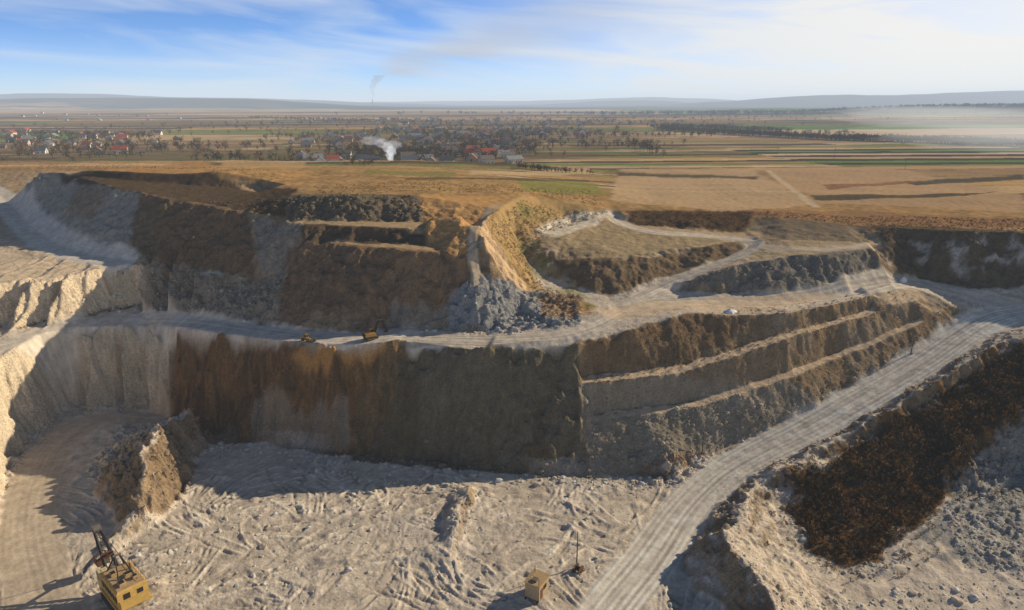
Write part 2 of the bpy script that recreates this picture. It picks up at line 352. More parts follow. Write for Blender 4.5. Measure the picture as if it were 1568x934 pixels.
W=smoothline([hit(*p) for p in [(1130,236),(1170,262),(1225,300),(1250,316)]]); D,_=dist_poly(W,x,y,6); put(1-sstep(1,2.2,D),(.60,.47,.32),.8)
put(polymask([(1080,322),(1300,322),(1568,335),(1700,362),(1330,348),(1150,330)],5,3)*np.clip(gcol+.3,0,1),(.30,.16,.085),.8)
put(polymask([(-50,255),(260,250),(480,262),(460,285),(330,265),(60,262)],5,3)*gcol,(.54,.31,.12),.7)
ip=inpit[...,None]
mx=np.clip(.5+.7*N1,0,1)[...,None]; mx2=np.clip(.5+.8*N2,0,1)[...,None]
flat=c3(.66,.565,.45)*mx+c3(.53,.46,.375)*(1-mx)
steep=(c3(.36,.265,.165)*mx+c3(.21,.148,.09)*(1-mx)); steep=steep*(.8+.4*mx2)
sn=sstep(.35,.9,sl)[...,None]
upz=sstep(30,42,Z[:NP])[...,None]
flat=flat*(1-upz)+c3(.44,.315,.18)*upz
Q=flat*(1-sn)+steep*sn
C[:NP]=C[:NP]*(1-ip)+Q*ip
def poly(pg,col,amt=.9,warp=2.0,bl=2): put(polymask(pg,warp,bl),col,amt)
smear=np.clip(.5+.9*ridged(xw/4,y/16,3,131),0,1)
poly([(-80,370),(0,365),(150,400),(100,425),(0,435),(-80,445)],(.64,.51,.36))
poly([(215,405),(435,425),(430,500),(330,490),(210,470)],(.30,.25,.19))
poly([(238,500),(610,525),(600,640),(540,700),(380,678),(300,655),(225,618)],(.115,.068,.033),.95)
poly([(385,625),(535,625),(535,690),(385,678)],(.27,.24,.19),.7)
poly([(480,526),(600,526),(598,545),(500,575),(440,545)],(.52,.27,.085),.85,1.0)
poly([(598,520),(890,532),(905,735),(530,705),(540,640)],(.14,.108,.062),.93)
put(polymask([(640,540),(890,540),(900,720),(640,700)],3,4)*smear,(.21,.195,.145),.35)
put(polymask([(600,524),(890,532),(890,548),(600,545)],1.5,2),(.26,.16,.075),.6)
put(polymask([(238,500),(610,525),(600,640),(540,700),(380,678),(300,655),(225,618)],2,2)*np.clip(ridged(xw/2.4,(y+x*.35)/9,3,133)-.15,0,1),(.46,.25,.09),.5)
Zp=Z[:NP]
lc=sstep(-91,-97,x+2.5*WX)*sstep(192,185,y+.25*(x+110))*(Zp<20.6)*(y>80)*(x>-135); put(lc*sstep(.25,.5,sl),(.70,.59,.43),.92)  # pale limestone, lightened further so the cliff face looks sunlit
lc2=sstep(-106,-112,x+3*WX)*(Zp>21.9)*(Zp<33.0)*(y>150)*(y<205)*sstep(.25,.5,sl); put(lc2,(.72,.59,.42),.92)  # upper cliff: sunlight put into the colour as a paler tone
poly([(40,272),(170,285),(240,300),(240,402),(150,393),(45,345)],(.36,.34,.29),.85)
poly([(120,285),(170,290),(140,340),(100,330)],(.30,.19,.10),.6)
poly([(215,295),(385,325),(390,420),(230,402),(195,380)],(.20,.13,.072),.92)
poly([(385,325),(470,348),(440,420),(400,424)],(.30,.26,.21),.85)
poly([(440,376),(725,395),(800,450),(700,503),(600,500),(430,500)],(.175,.118,.073),.93)
put(polymask([(440,376),(725,395),(700,503),(430,500)],2,3)*np.clip(ridged(xw/3,y/18,2,137),0,1),(.38,.23,.115),.45)
poly([(600,470),(740,470),(760,510),(590,505)],(.30,.275,.23),.6)
poly([(60,263),(130,261),(330,266),(455,289),(440,330),(250,302),(170,286),(90,270)],(.09,.062,.037),.94)  # scarp and shelf below the rim painted dark in place of shade
poly([(440,299),(650,299),(650,340),(440,337)],(.155,.125,.085),.92)
poly([(460,345),(660,350),(660,376),(470,370)],(.10,.07,.045),.9)
poly([(640,297),(790,297),(738,340),(728,392),(690,390),(655,375),(650,340)],(.52,.30,.12),.88)
poly([(735,335),(790,300),(850,305),(940,322),(870,328),(815,352),(800,400),(830,440),(915,470),(880,490),(800,445),(760,400)],(.42,.28,.12),.88)
put(polymask([(790,310),(940,322),(830,385),(930,470),(880,480),(800,400)],3,3)*np.clip(N1*2+.3,0,1),(.21,.21,.06),.7)
poly([(735,340),(745,345),(775,400),(815,440),(800,455),(758,405),(736,375)],(.64,.45,.27),.85,1)
poly([(820,352),(870,328),(932,325),(915,345),(850,364)],(.72,.63,.49),.95,1.2)
poly([(690,455),(800,438),(885,452),(890,495),(760,510),(680,500)],(.29,.30,.30),.85,3)
poly([(820,450),(885,450),(905,485),(840,490)],(.34,.20,.09),.7,3)
poly([(840,400),(950,396),(1130,371),(1150,381),(1000,430),(935,455),(880,440)],(.18,.125,.07),.9)
poly([(860,370),(940,340),(1130,366),(950,395),(850,400)],(.38,.29,.165),.85)
poly([(952,321),(1155,324),(1145,355),(1050,350),(972,345)],(.12,.074,.038),.94)  # hollow face: shade beneath the rim painted in as dark brown
poly([(1160,335),(1330,346),(1330,372),(1170,367)],(.24,.19,.13),.88)
poly([(1330,372),(1165,368),(1150,398),(1290,388)],(.42,.33,.20),.7)
poly([(1050,432),(1335,381),(1362,433),(1200,447),(1040,447)],(.21,.19,.155),.92)
poly([(1330,343),(1568,354),(1750,362),(1750,452),(1568,440),(1370,425)],(.13,.098,.06),.93)
put(polymask([(1380,370),(1568,372),(1750,380),(1750,415),(1568,408),(1400,400)],4,2)*np.clip(ridged(x/9,y/4,3,141)*2-.7,0,1),(.52,.48,.42),.8)
put(BZ,(.26,.185,.105),.92)
put(BZ*np.clip(N1*1.6+.2,0,1),(.37,.31,.235),.7)
lip=sstep(.8,.35,sl)*BZ; put(lip,(.64,.49,.33),.9)
poly([(890,590),(1200,583),(1260,616),(1085,700),(960,730),(900,728)],(.31,.28,.22),.6)
lip2=sstep(.55,.3,sl)*BZ; put(lip2,(.64,.49,.33),.8)
poly([(885,531),(1060,478),(1130,500),(1050,560),(900,575)],(.20,.13,.07),.8)
VEG=polymask([(1200,735),(1245,712),(1300,680),(1380,634),(1440,594),(1500,556),(1568,520),(1750,490),(1750,610),(1568,640),(1500,690),(1440,770),(1380,830),(1300,875),(1240,850),(1215,790)],6,3)
put(VEG,(.10,.065,.03),.93); put(VEG*np.clip(N2*2,0,1),(.28,.15,.05),.8)  # brown vegetation, base darkened to stand in for the slope's shade
poly([(1568,640),(1500,690),(1440,780),(1400,830),(1480,860),(1568,880),(1750,800),(1750,600)],(.30,.29,.26),.85,5)
rc=(c3(.72,.66,.57)*RW[...,None]+c3(.46,.36,.24)*(1-RW[...,None]))*(1+.22*rut+.12*N1+.06*N2-.10*(lane*RR))[...,None]
rm=(roadm*inpit)[...,None]*.92
C[:NP]=C[:NP]*(1-rm)+rc*rm
Rt=polymask([(880,480),(985,462),(1230,448),(1300,449),(1180,478),(1050,474),(960,490)],1,3); put(Rt,(.68,.50,.31),.55)
fl=(Z[:NP]<3)*(1-roadm)*(1-VEG)*inpit
C[:NP]*= (1+fl*(.16*N1+.12*N2+np.clip(TR,-.25,.2)*1.5))[...,None]
C[:NP]*= (1+.24*N2*inpit+.12*N3*inpit)[...,None]
dusty=np.clip(fbm(x/20,y/20,3,151)*2,0,1)*fl; put(dusty,(.62,.57,.51),.4)
C=np.clip(C,.012,.76)
ROCK=np.zeros((NR,NC),np.float32); ROCK[:NP]=np.clip(inpit*(.35+.65*sl_n+rockyp)*(1-.75*roadm),0,1.3)
print("colour",time.time()-T0)

def mesh_np(name,V,Fc,cols=None,smooth=False,extra=None):
    me=bpy.data.meshes.new(name); V=np.asarray(V,np.float32); Fc=np.asarray(Fc,np.int32); k=Fc.shape[1]
    me.vertices.add(len(V)); me.vertices.foreach_set("co",V.ravel())
    me.loops.add(Fc.size); me.loops.foreach_set("vertex_index",Fc.ravel())
    me.polygons.add(len(Fc)); me.polygons.foreach_set("loop_start",np.arange(0,Fc.size,k,dtype=np.int32))
    me.polygons.foreach_set("use_smooth",np.full(len(Fc),smooth))
    if cols is not None:
        a=me.color_attributes.new("Col",'FLOAT_COLOR','POINT'); cc=np.ones((len(V),4),np.float32); cc[:,:3]=cols; a.data.foreach_set("color",cc.ravel())
    if extra is not None:
        for n,arr in extra.items():
            a=me.attributes.new(n,'FLOAT','POINT'); a.data.foreach_set("value",np.asarray(arr,np.float32).ravel())
    me.update(calc_edges=True); me.validate()
    ob=bpy.data.objects.new(name,me); scene.collection.objects.link(ob); return ob
ii,jj=np.meshgrid(np.arange(NR-1),np.arange(NC-1),indexing='ij'); b0=ii*NC+jj
Fq=np.stack([b0,b0+1,b0+NC+1,b0+NC],-1).reshape(-1,4)
ground=mesh_np("ground",np.stack([Xg,Yg,Z],-1).reshape(-1,3),Fq,C.reshape(-1,3),True,{"Rock":ROCK})

# ------------------------------------------------------------------ materials
def newmat(name):
    m=bpy.data.materials.new(name); m.use_nodes=True; nt=m.node_tree; nt.nodes.clear()
    o=nt.nodes.new('ShaderNodeOutputMaterial'); b=nt.nodes.new('ShaderNodeBsdfPrincipled'); nt.links.new(b.outputs[0],o.inputs[0])
    b.inputs['Specular IOR Level'].default_value=.15; return m,nt,b
def mathn(nt,op,a,b=None,c=None):
    n=nt.nodes.new('ShaderNodeMath'); n.operation=op
    for i,q in enumerate((a,b,c)):
        if q is None: continue
        if isinstance(q,(int,float)): n.inputs[i].default_value=q
        else: nt.links.new(q,n.inputs[i])
    return n.outputs[0]
m=bpy.data.materials.new("ground_material"); m.use_nodes=True; nt=m.node_tree; nt.nodes.clear()
o=nt.nodes.new('ShaderNodeOutputMaterial'); b=nt.nodes.new('ShaderNodeBsdfDiffuse'); nt.links.new(b.outputs[0],o.inputs[0])
at=nt.nodes.new('ShaderNodeAttribute'); at.attribute_name="Col"; ar=nt.nodes.new('ShaderNodeAttribute'); ar.attribute_name="Rock"
tc=nt.nodes.new('ShaderNodeTexCoord')
def noise(scale,det=6,rough=.6):
    n=nt.nodes.new('ShaderNodeTexNoise'); n.inputs['Scale'].default_value=scale; n.inputs['Detail'].default_value=det; n.inputs['Roughness'].default_value=rough
    nt.links.new(tc.outputs['Object'],n.inputs['Vector']); return n.outputs['Fac']
na=noise(.4,4,.7); nb=noise(2.2,3,.7)
k1=mathn(nt,'MULTIPLY_ADD',na,.7,.65); k2=mathn(nt,'MULTIPLY_ADD',nb,1.3,.35); 
k2=mathn(nt,'MULTIPLY_ADD',mathn(nt,'SUBTRACT',k2,1.0),mathn(nt,'MULTIPLY_ADD',ar.outputs['Fac'],.8,.3),1.0)
kk=mathn(nt,'MULTIPLY',k1,k2)
vm_=nt.nodes.new('ShaderNodeVectorMath'); vm_.operation='SCALE'; nt.links.new(at.outputs['Color'],vm_.inputs[0]); nt.links.new(kk,vm_.inputs['Scale'])
nt.links.new(vm_.outputs[0],b.inputs['Color'])
hgt=mathn(nt,'ADD',mathn(nt,'MULTIPLY',na,.9),mathn(nt,'MULTIPLY',nb,.45))
bp=nt.nodes.new('ShaderNodeBump'); bp.inputs['Distance'].default_value=.65; nt.links.new(mathn(nt,'MULTIPLY_ADD',ar.outputs['Fac'],.8,.12),bp.inputs['Strength']); nt.links.new(hgt,bp.inputs['Height']); nt.links.new(bp.outputs[0],b.inputs['Normal'])
ground.data.materials.append(m)
def attmat(name,rough=.9,nscale=3,namt=.5):
    m=bpy.data.materials.new(name); m.use_nodes=True; nt=m.node_tree; nt.nodes.clear()
    o=nt.nodes.new('ShaderNodeOutputMaterial'); b=nt.nodes.new('ShaderNodeBsdfDiffuse'); nt.links.new(b.outputs[0],o.inputs[0])
    at=nt.nodes.new('ShaderNodeAttribute'); at.attribute_name="Col"
    tc=nt.nodes.new('ShaderNodeTexCoord'); n=nt.nodes.new('ShaderNodeTexNoise'); n.inputs['Scale'].default_value=nscale; n.inputs['Detail'].default_value=2; nt.links.new(tc.outputs['Object'],n.inputs['Vector'])
    v=nt.nodes.new('ShaderNodeVectorMath'); v.operation='SCALE'; nt.links.new(at.outputs['Color'],v.inputs[0]); nt.links.new(mathn(nt,'MULTIPLY_ADD',n.outputs['Fac'],namt*2,1-namt),v.inputs['Scale'])
    nt.links.new(v.outputs[0],b.inputs['Color']); return m
def solid(name,col,rough=.7,namt=.35,nscale=2.5,metal=0):
    m,nt,b=newmat(name); b.inputs['Roughness'].default_value=rough; b.inputs['Metallic'].default_value=metal
    tc=nt.nodes.new('ShaderNodeTexCoord'); n=nt.nodes.new('ShaderNodeTexNoise'); n.inputs['Scale'].default_value=nscale; n.inputs['Detail'].default_value=7; n.inputs['Roughness'].default_value=.7; nt.links.new(tc.outputs['Object'],n.inputs['Vector'])
    v=nt.nodes.new('ShaderNodeVectorMath'); v.operation='SCALE'; v.inputs[0].default_value=col; nt.links.new(mathn(nt,'MULTIPLY_ADD',n.outputs['Fac'],namt*2,1-namt),v.inputs['Scale'])
    nt.links.new(v.outputs[0],b.inputs['Base Color']); return m

def scatter(name,variants,X,Y,Zs,scl,rot,cols,mat,tilt=0,smooth=False):
    Vs=[];Fs=[];Cs=[];off=0
    vi=rng.integers(0,len(variants),len(X))
    for k,(V,Fc,Cv) in enumerate(variants):
        s=np.where(vi==k)[0]
        if len(s)==0: continue
        c=np.cos(rot[s])[:,None]; sn_=np.sin(rot[s])[:,None]
        sx=scl[s] if scl.ndim==2 else np.repeat(scl[s][:,None],3,1)
        vx=V[None,:,0]*sx[:,0:1]; vy=V[None,:,1]*sx[:,1:2]; vz=V[None,:,2]*sx[:,2:3]
        A=np.stack([vx*c-vy*sn_+X[s][:,None],vx*sn_+vy*c+Y[s][:,None],vz+Zs[s][:,None]],-1).reshape(-1,3)
        n=len(V); Fx=(Fc[None]+ (np.arange(len(s))*n)[:,None,None]+off).reshape(-1,3)
        Cc=(cols[s][:,None,:]*Cv[None]).reshape(-1,3)
        Vs.append(A);Fs.append(Fx);Cs.append(Cc);off+=len(A)
    ob=mesh_np(name,np.concatenate(Vs),np.concatenate(Fs),np.concatenate(Cs),smooth); ob.data.materials.append(mat); return ob
import bmesh
def rockvar(sub,seed):
    bm=bmesh.new(); bmesh.ops.create_icosphere(bm,subdivisions=sub,radius=1)
    rs=np.random.default_rng(seed); V=np.array([v.co[:] for v in bm.verts]); Fc=np.array([[v.index for v in f.verts] for f in bm.faces]); bm.free()
    for _ in range(7):
        n=rs.normal(size=3); n/=np.linalg.norm(n); d=V@n; V-=np.maximum(0,d-rs.uniform(.45,.8))[:,None]*n
    V*=1+rs.normal(size=(len(V),1))*.07; V*=np.array([1,rs.uniform(.6,.95),rs.uniform(.5,.8)])
    return V,Fc,np.ones((len(V),1))
rocks=[rockvar(2,s) for s in range(6)]; smallrocks=[rockvar(1,s+20) for s in range(6)]
def rnd_in_poly(pg,n):
    A=np.array([hit(*p)[:2] for p in pg]); out=[]
    tot=0
    while tot<n:
        X=rng.uniform(A[:,0].min(),A[:,0].max(),n*2); Y=rng.uniform(A[:,1].min(),A[:,1].max(),n*2); ins=np.zeros(n*2,bool)
        for k in range(len(A)):
            xa,ya=A[k]; xb,yb=A[(k+1)%len(A)]
            if abs(ya-yb)<1e-9: continue
            ins^=((ya>Y)!=(yb>Y))&(X<(xb-xa)*(Y-ya)/(yb-ya)+xa)
        out.append(np.stack([X[ins],Y[ins]],1)); tot+=ins.sum()
    return np.concatenate(out)[:n]
def rnd_on_line(pl,n,spread):
    W=[hit(*p) for p in pl]; seg=np.array([math.dist(a[:2],b[:2]) for a,b in zip(W[:-1],W[1:])]); k=rng.choice(len(seg),n,p=seg/seg.sum()); t=rng.random(n)
    A=np.array([w[:2] for w in W]); return A[k]*(1-t[:,None])+A[k+1]*t[:,None]+rng.normal(size=(n,2))*spread
RP=[rnd_on_line([(240,640),(300,662),(400,685),(530,700),(600,706),(700,722),(800,730),(900,736),(980,735)],2200,1.8),
    rnd_in_poly([(250,600),(600,650),(600,700),(400,680),(300,655)],500),
    rnd_on_line([(10,740),(40,675),(110,630),(200,625),(240,638)],450,1.7),
    rnd_in_poly([(200,650),(300,650),(270,780),(200,800),(130,740)],500),
    rnd_in_poly([(215,410),(435,428),(430,500),(215,470)],900),
    rnd_in_poly([(0,445),(230,410),(200,490),(0,505)],300),
    rnd_in_poly([(690,455),(885,455),(885,505),(690,505)],350),
    rnd_in_poly([(905,650),(1180,600),(1180,640),(960,725),(905,720)],420),
    rnd_in_poly([(960,700),(1100,690),(1050,745),(960,750)],300),
    rnd_in_poly([(1568,650),(1500,700),(1430,790),(1480,870),(1568,890)],700),
    rnd_on_line([(1150,732),(1220,697),(1290,662),(1360,622),(1430,577),(1500,537),(1560,507)],600,.9),
    rnd_on_line([(1140,760),(1100,810),(1140,860),(1190,930)],350,2.2),
    rnd_on_line([(1215,720),(1215,800),(1250,860),(1310,880),(1400,850)],300,1.2),
    rnd_on_line([(1030,720),(1085,694),(1200,640),(1330,574),(1450,500)],400,.8),
    rnd_on_line([(440,705),(600,735),(720,748),(700,800),(690,830)],300,1.5),
    rnd_in_poly([(440,300),(650,300),(650,340),(440,338)],500),
    rnd_in_poly([(240,300),(460,300),(440,330),(260,300)],150),
    rnd_in_poly([(100,760),(1000,740),(900,930),(150,930)],700),
    rnd_on_line([(430,500),(540,514),(680,506),(800,508)],250,1.0),
    rnd_in_poly([(1050,440),(1330,385),(1360,433),(1200,447)],300),
    rnd_in_poly([(1200,900),(1568,880),(1568,934),(1230,934)],250)]
RP=np.concatenate(RP); n=len(RP)
sz=np.clip(np.exp(rng.normal(-1.5,.55,n)),.1,1.1)
rd=sample(np.pad(roadm,((0,NR-NP),(0,0))),RP[:,0],RP[:,1]); keep=(rd<.4)&(RP[:,1]>62); RP=RP[keep]; sz=sz[keep]; n=len(RP)
rz=sample(Z,RP[:,0],RP[:,1])
gc=sample(C[...,0],RP[:,0],RP[:,1]),sample(C[...,1],RP[:,0],RP[:,1]),sample(C[...,2],RP[:,0],RP[:,1])
gc=np.clip(np.stack(gc,-1)*1.05*rng.uniform(.7,1.3,(n,1))+.03,.05,.6)
rockmat=attmat("limestone_rubble",.9,4,.35)
bigm=sz>.42
scatter("boulder_scatter",rocks,RP[bigm,0],RP[bigm,1],rz[bigm],sz[bigm],rng.uniform(0,6.28,bigm.sum()),gc[bigm],rockmat)
scatter("rubble_scatter",smallrocks,RP[~bigm,0],RP[~bigm,1],rz[~bigm],sz[~bigm],rng.uniform(0,6.28,(~bigm).sum()),gc[~bigm],rockmat)

def tuft(seed,nq=26,r=1,h=1.2,leaf=.22):
    rs=np.random.default_rng(seed); V=[];Fc=[];Cv=[]
    for k in range(nq):
        a=rs.uniform(0,6.28); rr=r*math.sqrt(rs.random()); z=h*rs.random()**.8; rr*= (1-.5*z/h)
        c=np.array([math.cos(a)*rr*.8,math.sin(a)*rr*.8,z]); 
        d1=rs.normal(size=3); d1/=np.linalg.norm(d1); d2=rs.normal(size=3); d2-=d2@d1*d1; d2/=np.linalg.norm(d2)
        i=len(V); s=leaf*rs.uniform(.7,1.4); V+= [c-d1*s,c+d1*s*.9+d2*s*.2,c+d2*s*1.1]; Fc.append([i,i+1,i+2]); b=rs.uniform(.55,1.45); Cv+= [[b]]*3
    for k in range(5):
        a=rs.uniform(0,6.28); i=len(V); t=np.array([math.cos(a)*r*.5,math.sin(a)*r*.5,h*.9]); V+=[np.array([-.04,0,-.2]),np.array([.04,.02,-.2]),t]; Fc.append([i,i+1,i+2]); Cv+=[[.5]]*3
    return np.array(V),np.array(Fc),np.array(Cv)
tufts=[tuft(s) for s in range(8)]
foliage=attmat("dry_foliage",.95,1.0,.3)
SP=rnd_in_poly([(1222,738),(1300,690),(1380,644),(1440,604),(1500,566),(1568,530),(1750,500),(1750,610),(1568,640),(1500,690),(1440,770),(1380,830),(1300,868),(1245,845),(1220,790)],5500)
SP2=SP[:2200]+rng.normal(size=(2200,2))*4.0
SP=np.concatenate([SP,SP2]); rd=sample(np.pad(roadm,((0,NR-NP),(0,0))),SP[:,0],SP[:,1]); SP=SP[rd<.1]
n=len(SP); cc=np.array([(.08,.055,.022),(.15,.085,.03),(.32,.165,.04),(.075,.07,.025),(.38,.22,.07)])[rng.choice(5,n,p=[.30,.27,.20,.11,.12])]
patch=perlin(SP[:,0]/6,SP[:,1]/6,201)
cc=cc*(1+.6*patch)[:,None]
scatter("shrub_thicket",tufts,SP[:,0],SP[:,1],sample(Z,SP[:,0],SP[:,1])-.05,np.stack([rng.uniform(.3,.7,n)]*2+[rng.uniform(.3,.9,n)],1),rng.uniform(0,6.28,n),cc,foliage)
GP=np.concatenate([rnd_in_poly([(750,345),(800,305),(935,325),(830,360),(800,400),(900,470),(870,480)],900),rnd_in_poly([(1080,322),(1568,335),(1700,360),(1330,347),(1150,332)],1500),
   rnd_in_poly([(60,250),(460,270),(455,288),(330,262),(60,262)],900),rnd_in_poly([(480,285),(900,290),(930,318),(850,303),(500,297)],700),rnd_in_poly([(955,323),(1150,326),(1145,352),(975,345)],500),rnd_in_poly([(1340,350),(1568,357),(1568,430),(1380,420)],500),
   rnd_in_poly([(890,540),(1060,485),(1380,445),(1440,480),(1200,560),(900,640)],450)])
n=len(GP); cc=np.array([(.22,.14,.06),(.15,.105,.04),(.10,.09,.035),(.30,.17,.07)])[rng.choice(4,n)]
scatter("dry_grass_tufts",tufts,GP[:,0],GP[:,1],sample(Z,GP[:,0],GP[:,1])-.08,np.stack([rng.uniform(.25,.6,n)]*2+[rng.uniform(.12,.4,n)],1),rng.uniform(0,6.28,n),cc,foliage)

def treevar(seed,slender=1.0):
    rs=np.random.default_rng(seed); V=[];Fc=[];Cv=[]
    def cyl(p,q,r0,r1,c=.5):
        p=np.array(p,float);q=np.array(q,float); d=q-p; d/=np.linalg.norm(d); u=np.cross(d,[.3,.9,.1]);u/=np.linalg.norm(u);w=np.cross(d,u); i=len(V)
        for (o,r) in ((p,r0),(q,r1)):
            for k in range(4): a=k*math.pi/2; V.append(o+(u*math.cos(a)+w*math.sin(a))*r); Cv.append([c])
        for k in range(4):
            a,b=i+k,i+(k+1)%4; Fc.append([a,b,b+4]);Fc.append([a,b+4,a+4])
    cyl((0,0,-.05),(rs.normal()*.03,rs.normal()*.03,.5),.03,.018); 
    cl=[]
    for k in range(8):
        a=rs.uniform(0,6.28); R=rs.uniform(.12,.34)*slender; e=np.array([math.cos(a)*R,math.sin(a)*R,rs.uniform(.45,.92)]); cyl((0,0,rs.uniform(.22,.5)),e,.013,.004); cl.append((e,rs.uniform(.6,1.4)))
    for e,b in cl:
        for q in range(11):
            c=e+rs.normal(size=3)*np.array([.10,.10,.085])*slender**.5; d1=rs.normal(size=3); d1/=np.linalg.norm(d1); d2=rs.normal(size=3); d2-=d2@d1*d1; d2/=np.linalg.norm(d2); s=rs.uniform(.035,.075); i=len(V)
            V.extend([c-d1*s,c+d1*s,c+d2*s*1.5]); Fc.append([i,i+1,i+2]); bb=b*rs.uniform(.7,1.3); Cv.extend([[bb]]*3)
    return np.array(V),np.array(Fc),np.array(Cv)
trees=[treevar(s,random.choice([.8,1,1.25])) for s in range(10)]
def PW(u,v): r_=ray(u,v); t=(34-CAMH)/r_.z; return (r_.x*t,r_.y*t)
def cluster(cu,cv,ru,rv,n):
    u=cu+rng.normal(size=n)*ru; v=np.clip(cv+rng.normal(size=n)*rv,168,262); return np.array([PW(a,b) for a,b in zip(u,v)])
def belt(p,q,n,sp):
    a=np.array(PW(*p));b=np.array(PW(*q)); t=rng.random(n)[:,None]; return a*(1-t)+b*t+rng.normal(size=(n,2))*sp
TP=np.concatenate([cluster(620,238,75,6,300),cluster(730,222,80,9,300),cluster(800,205,70,7,240),cluster(640,200,60,6,180),cluster(90,215,90,10,210),cluster(190,232,60,7,80),cluster(300,228,50,5,60),
   cluster(700,188,160,4,240),cluster(930,187,100,4,150),cluster(480,215,40,5,60),cluster(20,240,40,6,30),cluster(1100,180,160,3,200),cluster(350,195,120,6,80),
   belt((1010,199),(1280,214),700,9),belt((1280,214),(1640,228),800,8),belt((1010,195),(1200,201),300,14),belt((380,181),(560,186),200,14),belt((790,275),(905,283),50,4),belt((800,277),(850,279),20,3),belt((540,276),(560,280),14,4),belt((0,205),(240,212),100,8),
   belt((1280,340),(1568,352),40,3),belt((870,225),(1010,222),40,10),belt((300,245),(480,250),40,10),belt((960,215),(1010,240),30,4),belt((880,210),(1300,205),120,12)])
near=TP[:,1]>300; TP=TP[near]; n=len(TP)
cc=np.array([(.13,.09,.04),(.19,.11,.038),(.10,.09,.038),(.28,.15,.045),(.12,.10,.07),(.07,.075,.036)])[rng.choice(6,n,p=[.28,.2,.18,.1,.14,.1])]
hh=rng.uniform(4,9,n)*np.where(TP[:,1]<440,.45,1)
treemat=attmat("tree_foliage",.95,.3,.25)
scatter("distant_trees",trees,TP[:,0],TP[:,1],sample(Z,TP[:,0],TP[:,1])-.1,np.stack([hh*rng.uniform(.8,1.2,n)]*2+[hh],1),rng.uniform(0,6.28,n),cc,treemat)
fx=rng.normal(2100,900,1800); fy=rng.normal(2740,110,1800); n=len(fx)
scatter("distant_forest",trees,fx,fy,sample(Z,fx,fy)-1,np.stack([rng.uniform(16,26,n)]*2+[rng.uniform(10,16,n)],1),rng.uniform(0,6.28,n),np.tile((.055,.06,.035),(n,1)),treemat)
print("scatter",time.time()-T0)

# ------------------------------------------------------------------ mesh builder for objects
class MB:
    def __init__(s): s.v=[];s.f=[];s.m=[];s.mats=[];s.M=Matrix.Identity(4)
    def mi(s,m):
        if m not in s.mats: s.mats.append(m)
        return s.mats.index(m)
    def add(s,V,Fc,m):
        o=len(s.v); s.v+=[tuple(s.M@Vector(q)) for q in V]; s.f+=[tuple(i+o for i in q) for q in Fc]; s.m+=[s.mi(m)]*len(Fc)
    def box(s,c,d,m,rot=None,taper=1.0,ch=0.0):
        R=Matrix.Rotation(rot[0],3,rot[1]) if rot else Matrix.Identity(3)
        hx,hy,hz=d[0]/2,d[1]/2,d[2]/2
        if ch<=0:
            V=[(x*(taper if z>0 else 1),y*(taper if z>0 else 1),z) for z in (-hz,hz) for (x,y) in ((-hx,-hy),(hx,-hy),(hx,hy),(-hx,hy))]
            Fc=[(3,2,1,0),(4,5,6,7),(0,1,5,4),(1,2,6,5),(2,3,7,6),(3,0,4,7)]
        else:
            V=[];lev=[(-hz,0),(hz-ch,0),(hz,ch)]
            for z,k in lev: V+=[(-hx+k,-hy+k,z),(hx-k,-hy+k,z),(hx-k,hy-k,z),(-hx+k,hy-k,z)]
            Fc=[(3,2,1,0),(8,9,10,11)]
            for l in (0,4):
                for k in range(4): a=l+k;b=l+(k+1)%4; Fc.append((a,b,b+4,a+4))
        s.add([tuple(R@Vector(q)+Vector(c)) for q in V],Fc,m)
    def cyl(s,p,q,r0,r1,m,n=10):
        p=Vector(p);q=Vector(q);d=(q-p).normalized();u=d.cross(Vector((.31,.17,.93)));u.normalize();w=d.cross(u)
        V=[tuple(o+(u*math.cos(k*6.28319/n)+w*math.sin(k*6.28319/n))*r) for o,r in ((p,r0),(q,r1)) for k in range(n)]
        s.add(V,[(k,(k+1)%n,n+(k+1)%n,n+k) for k in range(n)]+[tuple(range(n-1,-1,-1)),tuple(range(n,2*n))],m)
    def prism(s,prof,y0,y1,m):
        n=len(prof); V=[(a,y0,b) for a,b in prof]+[(a,y1,b) for a,b in prof]
        s.add(V,[tuple(range(n)),tuple(range(2*n-1,n-1,-1))]+[(k,n+k,n+(k+1)%n,(k+1)%n) for k in range(n)],m)
    def mesh(s,name):
        me=bpy.data.meshes.new(name); me.from_pydata(s.v,[],s.f); me.polygons.foreach_set("material_index",s.m)
        for m in s.mats: me.materials.append(m)
        bm=bmesh.new(); bm.from_mesh(me); bmesh.ops.recalc_face_normals(bm,faces=bm.faces); bm.to_mesh(me); bm.free(); return me
    def obj(s,name,loc,rz=0,sc=1):
        ob=bpy.data.objects.new(name,s.mesh(name)); ob.location=loc; ob.rotation_euler[2]=rz; ob.scale=(sc,)*3; scene.collection.objects.link(ob); return ob
yel=solid("yellow_paint",(.60,.40,.12),.6,.45,1.0); yel2=solid("dusty_yellow_paint",(.34,.19,.04),.6,.45,2); cream=solid("faded_cream_paint",(.64,.52,.30),.6,.35,1.5)
dark=solid("dark_steel",(.035,.033,.03),.6,.4,3); steel=solid("worn_steel",(.16,.14,.12),.5,.4,3); glass=solid("window_glass",(.02,.03,.04),.15,.1)
rust=solid("rusty_steel",(.16,.075,.035),.8,.5,2); tan=solid("tan_sheet_metal",(.45,.34,.20),.6,.4,1.5); wood=solid("weathered_wood",(.13,.10,.07),.9,.3,4)
roofm=solid("dusty_roof_sheet",(.46,.32,.17),.8,.5,1.2)
white=solid("white_tarp",(.75,.77,.8),.6,.1,2)
